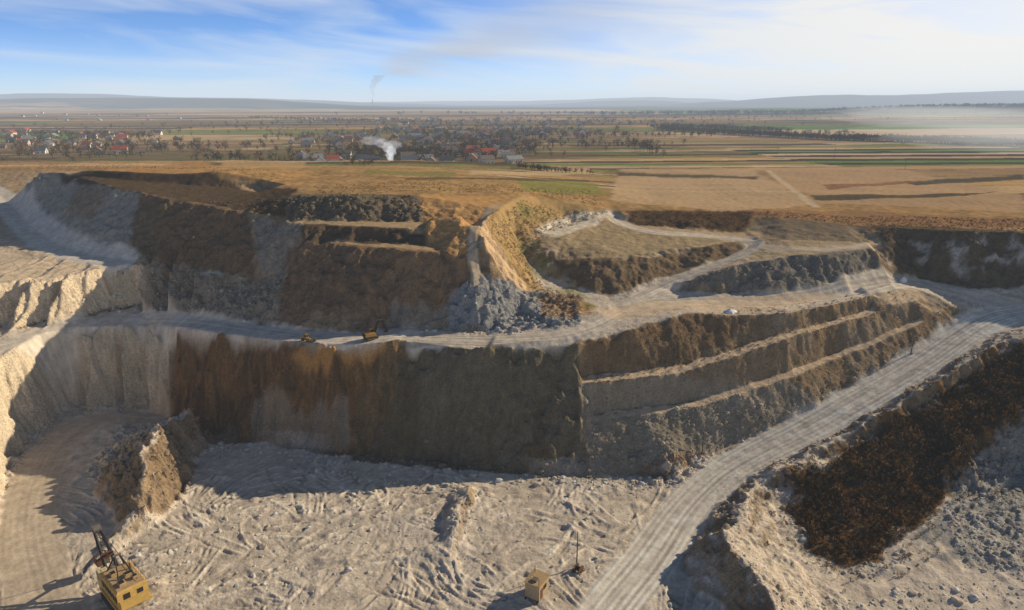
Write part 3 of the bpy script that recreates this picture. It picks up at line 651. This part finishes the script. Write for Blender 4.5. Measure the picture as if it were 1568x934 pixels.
def track(mb,y,l,h,w,m):
    r=h/2; prof=[]
    for k in range(9): a=math.pi/2+k*math.pi/8; prof.append((-l/2+r+r*math.cos(a),r+r*math.sin(a)))
    for k in range(9): a=-math.pi/2+k*math.pi/8; prof.append((l/2-r+r*math.cos(a),r+r*math.sin(a)))
    mb.prism(prof,y-w/2,y+w/2,m)
    for k in range(int(l/.35)):
        x=-l/2+r+k*.35
        if x>l/2-r: break
        mb.box((x,y,h+.03),(.16,w+.06,.07),steel); mb.cyl((x,y-w/2-.06,r*.9),(x,y+w/2+.06,r*.9),r*.45,r*.45,steel,8)
def ground_z(x,y): return float(sample(Z,np.array([x]),np.array([y]))[0])

def cable_shovel():
    b=MB()
    for y in (-2.1,2.1): track(b,y,6.4,1.5,1.1,dark)
    b.box((0,0,1.05),(4.2,3.4,.9),dark); b.cyl((0,0,1.4),(0,0,1.95),1.9,1.9,steel,20)
    b.box((-1.1,0,2.15),(8.6,5.2,.4),yel)
    b.box((-1.5,0,3.95),(7.4,4.6,3.2),yel,ch=.3); b.box((-1.5,0,5.6),(6.9,4.1,.08),roofm)
    b.box((-5.4,0,3.1),(.7,4.2,1.5),yel)
    for k in range(6): b.box((-4.4+k*1.15,2.33,3.9),(.7,.06,1.1),dark)
    for k in range(5): b.box((-4.2+k*1.25,-2.33,4.1),(.75,.06,.9),dark)
    b.box((-5.22,0.9,4.3),(.06,1.0,1.1),dark); b.box((-5.22,-1.1,4.3),(.06,.9,.8),dark)
    for (x_,y_,w_,l_) in ((-3.6,.9,1.3,1.0),(-1.9,-.8,1.0,1.6),(-.1,1.0,1.2,.9),(-3.4,-1.2,.8,.8)): b.box((x_,y_,5.89),(w_,l_,.5),roofm,ch=.1); b.box((x_,y_,6.17),(w_*.7,l_*.7,.06),dark)
    b.cyl((-.4,-1.5,5.6),(-.4,-1.5,6.7),.16,.13,rust)
    for y_ in (-2.2,2.2):
        for k in range(8): b.cyl((-5+k*1.0,y_,5.3),(-5+k*1.0,y_,6.3),.025,.025,rust,5)
        b.cyl((-5,y_,6.3),(2,y_,6.3),.03,.03,rust,5)
    b.box((3.0,1.75,3.9),(1.6,1.5,2.9),cream,ch=.12); b.box((3.82,1.75,4.5),(.05,1.2,1.2),glass); b.box((3.0,2.52,4.5),(1.1,.05,1.0),glass)
    p=Vector((2.9,0,2.6)); q=Vector((9.2,0,9.6)); 
    for s_ in (-1,1): b.cyl(p+Vector((0,.95*s_,0)),q+Vector((0,.45*s_,0)),.34,.24,dark,6)
    for k in range(9):
        t=k/8; c=p.lerp(q,t); w_=.95-.5*t; b.cyl(c+Vector((0,-w_,0)),c+Vector((0,w_,0)),.12,.12,steel,5)
        if k<8: c2=p.lerp(q,t+.125); w2=.95-.5*(t+.125); b.cyl(c+Vector((0,-w_,0)),c2+Vector((0,w2,0)),.07,.07,steel,5)
    b.cyl((9.2,-.6,9.6),(9.2,.6,9.6),.75,.75,steel,16)
    m_=p.lerp(q,.48); b.cyl(m_+Vector((0,-.9,0)),m_+Vector((0,.9,0)),.5,.5,rust,12)
    e=Vector((9.6,0,3.4)); s0=m_+(m_-e).normalized()*2.6
    for s_ in (-.42,.42): b.cyl(s0+Vector((0,s_,0)),e+Vector((0,s_,0)),.2,.2,dark,6)
    b.box((10.0,0,2.3),(1.9,2.0,.15),rust); b.box((9.15,0,3.0),(.18,2.0,1.5),rust); b.box((10.1,.95,3.0),(1.8,.15,1.5),rust); b.box((10.1,-.95,3.0),(1.8,.15,1.5),rust)
    for k in range(5): b.box((11.1,-.8+k*.4,3.7),(.5,.16,.16),steel)
    for s_ in (-.35,.35): b.cyl((9.5,s_,9.6),(10.1,s_,3.8),.045,.045,dark,5)
    a=Vector((-.2,0,9.0))
    for s_ in (-1,1):
        b.cyl((1.8,1.3*s_,5.6),a+Vector((0,.35*s_,0)),.15,.12,dark,6); b.cyl((-3.8,1.3*s_,5.6),a+Vector((0,.35*s_,0)),.13,.1,dark,6); b.cyl(a+Vector((0,.3*s_,0)),q+Vector((0,.3*s_,0)),.05,.05,dark,5)
    b.cyl(a+Vector((0,-.6,0)),a+Vector((0,.6,0)),.2,.2,steel,8)
    return b
px,py,_=P(190,908,1.2); gz=ground_z(px,py)
cable_shovel().obj("mining_shovel_excavator",(px,py,gz-.05),math.radians(138),1.0)

def excavator():
    b=MB()
    for y in (-1.15,1.15): track(b,y,4.2,.95,.6,dark)
    b.box((0,0,.65),(2.4,1.8,.5),dark); b.cyl((0,0,.85),(0,0,1.15),.8,.8,steel,14)
    b.box((-.5,0,1.75),(3.8,2.7,1.15),yel2,ch=.18); b.box((-2.2,0,1.7),(.6,2.6,1.2),dark,ch=.1)
    b.box((.75,.8,2.35),(1.5,1.0,1.6),yel2,ch=.12); b.box((1.52,.8,2.5),(.04,.8,1.1),glass); b.box((.75,1.32,2.5),(1.1,.04,.9),glass); b.box((.75,.28,2.6),(1.1,.04,.7),glass)
    b.cyl((-1.2,-.6,2.3),(-1.2,-.6,3.0),.08,.08,dark,8)
    prof=[(1.2,1.6),(1.4,2.6),(2.6,5.6),(3.1,5.9),(4.6,5.5),(4.7,5.1),(3.1,5.2),(2.9,5.0),(1.7,1.4)]
    b.prism(prof,-.28,.28,dark); b.prism([(4.3,5.6),(4.9,5.8),(5.9,2.7),(5.6,2.5),(4.5,4.9)],-.2,.2,dark)
    b.cyl((1.6,-.35,1.5),(2.6,-.35,4.3),.1,.07,steel,8); b.cyl((3.0,0,6.1),(4.7,0,5.9),.09,.07,steel,8)
    b.prism([(5.6,2.7),(6.2,2.5),(6.3,1.7),(5.6,1.2),(4.9,1.4),(4.8,1.7),(5.4,1.7)],-.5,.5,dark)
    for k in range(4): b.box((4.8,-.4+k*.27,1.52),(.3,.1,.1),steel)
    return b
h=hit(568,519); ex=excavator().obj("crawler_excavator",(h.x,h.y,ground_z(h.x,h.y)),math.radians(35),.74)
def loader():
    b=MB()
    for x_ in (-1.5,1.5):
        for y_ in (-1.1,1.1): b.cyl((x_,y_-.3,.75),(x_,y_+.3,.75),.75,.75,dark,18); b.cyl((x_,y_-.32,.75),(x_,y_+.32,.75),.33,.33,yel2,10)
    b.box((-1.7,0,1.55),(2.4,1.6,1.1),yel2,ch=.2); b.box((1.1,0,1.2),(2.0,1.3,.8),yel2,ch=.1); b.box((-.2,0,2.4),(1.5,1.5,1.8),yel2,ch=.15)
    b.box((.57,0,2.6),(.04,1.25,1.2),glass); b.box((-.2,.77,2.6),(1.1,.04,1.1),glass); b.box((-.2,-.77,2.6),(1.1,.04,1.1),glass); b.box((-2.0,.3,2.4),(.15,.15,.8),dark)
    for s_ in (-.5,.5): b.cyl((.9,s_,1.7),(3.2,s_,.8),.16,.14,yel2,6)
    b.prism([(3.0,1.4),(3.2,1.5),(3.4,.5),(4.4,.25),(4.3,.12),(3.1,.2)],-1.4,1.4,dark); b.prism([(3.05,1.4),(4.4,.2),(3.1,.2)],-1.45,-1.38,dark); b.prism([(3.05,1.4),(4.4,.2),(3.1,.2)],1.38,1.45,dark)
    return b
h=hit(470,522); loader().obj("wheel_loader",(h.x,h.y,ground_z(h.x,h.y)),math.radians(-25),.52)

b=MB()
for y_ in (-1.1,1.1): b.box((0,y_,.15),(4.2,.25,.3),dark)
b.box((0,0,1.75),(3.4,2.7,2.9),tan,ch=.12); b.box((0,0,3.27),(3.8,3.1,.1),roofm); b.box((-.7,0,3.5),(.9,.9,.35),steel)
b.box((1.72,-.4,1.5),(.05,.95,2.0),rust); b.box((1.72,.75,2.1),(.05,.6,.6),glass); b.box((.3,-1.37,2.0),(1.1,.05,.8),dark); b.box((-.9,-1.37,1.4),(.8,.05,1.9),rust); b.box((0,1.37,2.1),(1.4,.05,.5),dark)
for x_ in (-1.2,-.4,.4,1.2): b.cyl((x_,.9,3.3),(x_,.9,4.0),.07,.04,cream,6)
b.cyl((-1.6,-1.2,3.2),(-1.6,-1.2,4.6),.05,.05,dark,6); b.cyl((1.5,1.2,3.2),(1.5,1.2,4.3),.05,.05,dark,6)
px,py,_=P(822,906,.5); b.obj("transformer_kiosk",(px,py,ground_z(px,py)-.05),math.radians(60),1.0)
def pole(u,v,hh,name="utility_pole",arm=True):
    b=MB(); b.cyl((0,0,-.4),(0,0,hh),.13,.08,wood,8)
    if arm:
        b.box((0,0,hh-.5),(1.8,.1,.12),wood)
        for x_ in (-.8,0,.8): b.cyl((x_,0,hh-.44),(x_,0,hh-.2),.05,.03,cream,6)
        b.cyl((.6,0,hh-.5),(0,0,hh-1.2),.04,.04,wood,5)
    b.box((0,0,-.05),(.7,.6,.3),rust)
    h=hit(u,v); z_=ground_z(h.x,h.y) if h.y<440 else float(sample(Z,h.x,h.y)); return b.obj(name,(h.x,h.y,z_),.3)
pole(883,868,7.2,arm=False); pole(1075,694,6.0,arm=False); pole(1395,541,4.5,arm=False); pole(1277,243,9);pole(57,240,9)
for u,v in ((1190,236),(1385,262),(980,232)): pole(u,v,6.5)
b=MB(); b.cyl((0,-.5,.9),(0,.5,.9),.45,.45,dark,14); b.cyl((0,-.55,.9),(0,-.48,.9),.85,.85,rust,16); b.cyl((0,.48,.9),(0,.55,.9),.85,.85,rust,16); b.box((0,.75,.4),(2.0,.15,.15),dark); b.box((0,-.75,.4),(2.0,.15,.15),dark)
for y_ in (-.75,.75): b.cyl((-.8,y_,.3),(0,y_,.95),.06,.06,dark,5); b.cyl((.8,y_,.3),(0,y_,.95),.06,.06,dark,5)
h=hit(886,874); b.obj("cable_reel",(h.x,h.y,ground_z(h.x,h.y)-.25),.9)
def pile(u,v,w,hh):
    rs=np.random.default_rng(int(u)); V=[];Fc=[];N=20;R=7
    for i in range(R+1):
        t=i/R
        for k in range(N):
            a=k*2*math.pi/N; rr=(1-t**1.6)*(1+.12*math.sin(3*a+1)+.06*rs.normal()); V.append((math.cos(a)*rr*w*.6,math.sin(a)*rr*w*.4,hh*t+rs.normal()*.03-.1))
    for i in range(R):
        for k in range(N): a=i*N+k;b_=i*N+(k+1)%N; Fc.append((a,b_,b_+N,a+N))
    m_=MB(); m_.add(V,Fc,white); h=hit(u,v); m_.obj("tarp_covered_pile",(h.x,h.y,ground_z(h.x,h.y)),.2)
pile(1118,478,3.2,1.1); pile(1383,431,2.2,1.6)

def house(wallc,roofc,l,w,hh,rh,seed):
    b=MB(); wm=solid("house_wall",wallc,.8,.15,1); rm=solid("house_roof",roofc,.75,.3,1.5)
    b.box((0,0,hh/2),(l,w,hh),wm); o=.5
    s_=rh/(w/2)
    for sg in (-1,1):
        V=[(-l/2-o,sg*(w/2+o),hh-o*s_),(l/2+o,sg*(w/2+o),hh-o*s_),(l/2+o,0,hh+rh),(-l/2-o,0,hh+rh)]
        V2=[(q[0],q[1],q[2]+.18) for q in V]; b.add(V+V2,[(0,1,2,3),(4,5,6,7),(0,1,5,4),(1,2,6,5),(2,3,7,6),(3,0,4,7)],rm)
    for sg in (-1,1): b.add([(sg*l/2,-w/2,hh),(sg*l/2,w/2,hh),(sg*l/2,0,hh+rh)],[(0,1,2)],wm)
    b.box((l*.2,w*.12,hh+rh),(.6,.6,1.5),rust)
    for sg in (-1,1):
        for k in range(3): 
            if sg==-1 and k==1: b.box((0,sg*(w/2+.02),1.05),(1.0,.06,2.1),wood)
            else: b.box((-l/3+k*l/3,sg*(w/2+.02),1.6),(1.1,.06,1.3),glass)
        b.box((sg*(l/2+.02),0,1.6),(.06,1.2,1.3),glass)
    b.box((-l*.32,-w/2-1.4,1.2),(2.8,2.6,2.4),wm); b.box((-l*.32,-w/2-1.5,2.5),(3.2,3.0,.15),rm)
    return b.mesh("village_house")
hm=[house((.75,.72,.66),(.15,.14,.13),11,8,3.4,3.2,0),house((.55,.42,.3),(.26,.12,.07),10,8,3.2,3.4,1),house((.6,.54,.45),(.2,.16,.13),12,9,5.0,3,2),house((.42,.24,.14),(.2,.18,.16),10,7,3.0,2.8,3),house((.78,.76,.74),(.12,.14,.17),13,8,3.2,3.0,4),house((.5,.42,.33),(.22,.15,.11),9,7,2.8,3.0,5),house((.62,.56,.44),(.30,.30,.29),14,9,3.6,2.6,6)]
hr=house((.7,.64,.54),(.42,.09,.05),12,9,4.6,3,2)
HP=[(150,236),(185,236),(205,236),(216,236),(110,222),(75,224),(45,222),(20,218),(100,176)]
spec=[PW(*q) for q in HP]
hp=np.concatenate([np.array(spec),cluster(540,246,40,2.5,14),cluster(680,246,50,4,26),cluster(640,230,60,6,28),cluster(760,230,35,7,34),cluster(700,212,70,6,48),cluster(790,205,60,6,44),cluster(640,198,60,4,28),cluster(80,215,80,8,60),cluster(500,216,30,4,18),cluster(850,188,120,4,34),cluster(600,186,80,3,28),cluster(160,180,80,3,16)])
placed=[]
for k,(a,b_) in enumerate(hp):
    if b_<395 or any(math.hypot(a-c,b_-d)<13 for c,d in placed): continue
    placed.append((a,b_)); ob=bpy.data.objects.new("village_house",hr if (k in (1,2) or random.random()<.13) else random.choice(hm)); ob.location=(a,b_,float(sample(Z,a,b_))-.1); ob.rotation_euler[2]=random.choice([0,1.57])+random.gauss(.2,.15); ob.scale=(random.uniform(.75,1.05),)*3; scene.collection.objects.link(ob)

# ------------------------------------------------------------------ smoke and haze volumes
def volmat(name,dens,rad):
    m=bpy.data.materials.new(name); m.use_nodes=True; nt=m.node_tree; nt.nodes.clear(); o=nt.nodes.new('ShaderNodeOutputMaterial')
    ab=nt.nodes.new('ShaderNodeVolumeAbsorption'); ab.inputs['Color'].default_value=(0,0,0,1); ab.inputs['Density'].default_value=dens
    em=nt.nodes.new('ShaderNodeEmission'); em.inputs['Color'].default_value=(*rad,1); em.inputs['Strength'].default_value=dens  # emission stands in for daylight scattered by the smoke and haze
    ad=nt.nodes.new('ShaderNodeAddShader'); nt.links.new(ab.outputs[0],ad.inputs[0]); nt.links.new(em.outputs[0],ad.inputs[1]); nt.links.new(ad.outputs[0],o.inputs['Volume']); return m
def boxvol(name,loc,scl,mat):
    bm=bmesh.new(); bmesh.ops.create_cube(bm,size=1); me=bpy.data.meshes.new(name); bm.to_mesh(me); bm.free()
    ob=bpy.data.objects.new(name,me); ob.location=loc; ob.scale=scl; scene.collection.objects.link(ob); me.materials.append(mat); return ob
boxvol("atmospheric_haze",(0,0,80),(120000,100000,260),volmat("haze_volume",1/8500.,(.66,.74,.84)))
def puffs(name,lst,mat):
    b=MB()
    for k,(c,a) in enumerate(lst):
        bm=bmesh.new(); bmesh.ops.create_icosphere(bm,subdivisions=3,radius=1)
        V=[]
        for vv in bm.verts:
            q=vv.co; s_=1+.22*math.sin(q.x*4+k*2)*math.cos(q.z*5+k)+.13*math.sin(q.y*8+q.z*7+k); V.append((c[0]+q.x*s_*a[0],c[1]+q.y*s_*a[1],c[2]+q.z*s_*a[2]))
        b.add(V,[tuple(v.index for v in f.verts) for f in bm.faces],mat); bm.free()
    return b
px,py=PW(599,250); gz=float(sample(Z,px,py))
for k,(c,a,dn) in enumerate([((0,0,2.5),(2.2,2.2,3.5),6.),((-.6,0,6),(3.2,3.2,4),8.),((.8,0,9),(4,4,4.2),11.),((-1.8,0,12),(4.6,4.4,4),17.),((-5,0,15),(7,5,3.6),34.),((4,0,14),(6,5,3.5),34.),((-13,0,17),(10,7,3.5),60.)]):
    puffs("s",[(c,a)],volmat("smoke_volume",1/dn,(.90,.90,.92))).obj("bonfire_smoke",(px,py,gz))
smk=volmat("field_smoke_volume",1/620.,(.92,.90,.84))
for k,(u,v,dz_,a,b_,c) in enumerate([(1530,226,16,150,60,13),(1490,214,26,190,80,13),(1600,232,10,150,60,14),(1420,203,30,150,70,9),(1560,236,12,60,30,11)]):
    px,py=PW(u,v); puffs("f",[((0,0,0),(a,b_,c))],smk).obj("field_smoke",(px,py,36+dz_))
cx,cy=-.2*7000,7000
b=MB(); b.cyl((0,0,0),(0,0,75),7,4,steel,12); b.box((40,0,10),(60,40,20),steel); b.obj("factory_chimney",(cx,cy,30))
ring=[];Fc=[];NN=14;RR_=16
for i in range(RR_):
    t=i/(RR_-1); cxx=10*t+70*t**3+8*math.sin(t*9); zz=100+t*235; rr=12+52*t**1.5+5*math.sin(i*1.7)
    for k in range(NN): a=k*2*math.pi/NN; q=rr*(1+.12*math.sin(3*a+i)); ring.append((cxx+math.cos(a)*q,math.sin(a)*q,zz))
for i in range(RR_-1):
    for k in range(NN): a=i*NN+k;b2=i*NN+(k+1)%NN; Fc.append((a,b2,b2+NN,a+NN))
Fc+= [tuple(range(NN-1,-1,-1)),tuple(range((RR_-1)*NN,RR_*NN))]
mm=MB(); mm.add(ring,Fc,volmat("plume_volume",1/130.,(.34,.38,.46))); mm.obj("factory_smoke_plume",(cx,cy,0))

# ------------------------------------------------------------------ sun and sky
EL=math.radians(24); AZ=math.radians(63.5)
sd=Vector((math.sin(AZ)*math.cos(EL),math.cos(AZ)*math.cos(EL),math.sin(EL)))
sl_=bpy.data.lights.new("sun",'SUN'); sl_.energy=5.0; sl_.angle=math.radians(.5); sl_.color=(1,.84,.61)
so=bpy.data.objects.new("sun",sl_); so.rotation_euler=sd.to_track_quat('Z','Y').to_euler(); so.location=(0,0,300); scene.collection.objects.link(so)
w=bpy.data.worlds.new("World"); scene.world=w; w.use_nodes=True; nt=w.node_tree; nt.nodes.clear()
o=nt.nodes.new('ShaderNodeOutputWorld'); bg=nt.nodes.new('ShaderNodeBackground'); bg.inputs['Strength'].default_value=.10; nt.links.new(bg.outputs[0],o.inputs[0])
sky=nt.nodes.new('ShaderNodeTexSky'); sky.sky_type='NISHITA'; sky.sun_disc=False; sky.sun_elevation=EL; sky.sun_rotation=AZ; sky.altitude=300; sky.dust_density=.5; sky.ozone_density=1.8
tc=nt.nodes.new('ShaderNodeTexCoord'); sx=nt.nodes.new('ShaderNodeSeparateXYZ'); nt.links.new(tc.outputs['Generated'],sx.inputs[0])
X_,Y_,Z_=sx.outputs[0],sx.outputs[1],sx.outputs[2]
cb=nt.nodes.new('ShaderNodeCombineXYZ'); nt.links.new(X_,cb.inputs[0]); nt.links.new(Y_,cb.inputs[1]); nt.links.new(mathn(nt,'MULTIPLY_ADD',Z_,2.6,.02),cb.inputs[2]); nt.links.new(cb.outputs[0],sky.inputs['Vector'])
low=mathn(nt,'SUBTRACT',1.0,mathn(nt,'MINIMUM',mathn(nt,'MAXIMUM',mathn(nt,'MULTIPLY_ADD',Z_,4.0,-.6),0.0),1.0))
gain=nt.nodes.new('ShaderNodeMix'); gain.data_type='RGBA'; gain.inputs[6].default_value=(.66,.68,.74,1); gain.inputs[7].default_value=(.82,1.38,2.05,1); nt.links.new(low,gain.inputs[0])
sg=nt.nodes.new('ShaderNodeVectorMath'); sg.operation='MULTIPLY'; nt.links.new(sky.outputs[0],sg.inputs[0]); nt.links.new(gain.outputs[2],sg.inputs[1])
cv=nt.nodes.new('ShaderNodeCombineXYZ'); nt.links.new(mathn(nt,'MULTIPLY',X_,1.6),cv.inputs[0]); nt.links.new(mathn(nt,'MULTIPLY',Y_,1.2),cv.inputs[1]); nt.links.new(mathn(nt,'MULTIPLY_ADD',Z_,13,mathn(nt,'MULTIPLY',X_,1.2)),cv.inputs[2])
n1=nt.nodes.new('ShaderNodeTexNoise'); n1.inputs['Scale'].default_value=1.9; n1.inputs['Detail'].default_value=7; n1.inputs['Roughness'].default_value=.5; n1.inputs['Distortion'].default_value=.5; nt.links.new(cv.outputs[0],n1.inputs['Vector'])
rp=nt.nodes.new('ShaderNodeValToRGB'); rp.color_ramp.elements[0].position=.42; rp.color_ramp.elements[1].position=.68; nt.links.new(n1.outputs['Fac'],rp.inputs[0])
right=mathn(nt,'MULTIPLY_ADD',X_,1.2,.16); right=mathn(nt,'MINIMUM',mathn(nt,'MAXIMUM',right,.0),.85)
hor=mathn(nt,'MULTIPLY',mathn(nt,'POWER',mathn(nt,'MAXIMUM',mathn(nt,'SUBTRACT',1.0,mathn(nt,'MULTIPLY',Z_,11)),0.0),1.5),.55)
cf=mathn(nt,'ADD',mathn(nt,'ADD',mathn(nt,'MULTIPLY',rp.outputs[0],.6),right),hor)
cf=mathn(nt,'MULTIPLY',mathn(nt,'MINIMUM',cf,.95),low)
wc=nt.nodes.new('ShaderNodeMix'); wc.data_type='RGBA'; wc.inputs[6].default_value=(7.4,8.0,8.6,1); wc.inputs[7].default_value=(9.6,9.2,8.4,1); nt.links.new(mathn(nt,'MINIMUM',mathn(nt,'MAXIMUM',mathn(nt,'MULTIPLY_ADD',X_,1.8,.1),0.0),1.0),wc.inputs[0])
mx_=nt.nodes.new('ShaderNodeMix'); mx_.data_type='RGBA'; nt.links.new(cf,mx_.inputs[0]); nt.links.new(sg.outputs[0],mx_.inputs[6]); nt.links.new(wc.outputs[2],mx_.inputs[7])
sx_=mathn(nt,'DIVIDE',X_,mathn(nt,'MAXIMUM',Y_,.05)); ds=mathn(nt,'ADD',sx_,.195)
ec=mathn(nt,'MULTIPLY_ADD',ds,.27,.040); wd=mathn(nt,'MULTIPLY_ADD',mathn(nt,'ABSOLUTE',ds),.13,.008)
n2=nt.nodes.new('ShaderNodeTexNoise'); n2.inputs['Scale'].default_value=4; n2.inputs['Detail'].default_value=4; nt.links.new(cv.outputs[0],n2.inputs['Vector'])
dd=mathn(nt,'DIVIDE',mathn(nt,'ADD',mathn(nt,'SUBTRACT',Z_,ec),mathn(nt,'MULTIPLY_ADD',n2.outputs['Fac'],.05,-.025)),wd); ga=mathn(nt,'POWER',2.718,mathn(nt,'MULTIPLY',mathn(nt,'MULTIPLY',dd,dd),-1.0))
on=mathn(nt,'MINIMUM',mathn(nt,'MAXIMUM',mathn(nt,'MULTIPLY',ds,30),0.0),1.0); off=mathn(nt,'MAXIMUM',mathn(nt,'SUBTRACT',1.0,mathn(nt,'MULTIPLY',ds,1.8)),0.0)
sf=mathn(nt,'MULTIPLY',mathn(nt,'MULTIPLY',mathn(nt,'MULTIPLY',ga,on),off),mathn(nt,'MULTIPLY_ADD',n2.outputs['Fac'],1.1,.1))
m2=nt.nodes.new('ShaderNodeMix'); m2.data_type='RGBA'; nt.links.new(sf,m2.inputs[0]); nt.links.new(mx_.outputs[2],m2.inputs[6]); m2.inputs[7].default_value=(5.0,5.2,5.7,1)
nt.links.new(m2.outputs[2],bg.inputs['Color'])
scene.view_settings.view_transform='Standard'; scene.view_settings.look='None'; scene.view_settings.exposure=0
print("done",time.time()-T0)
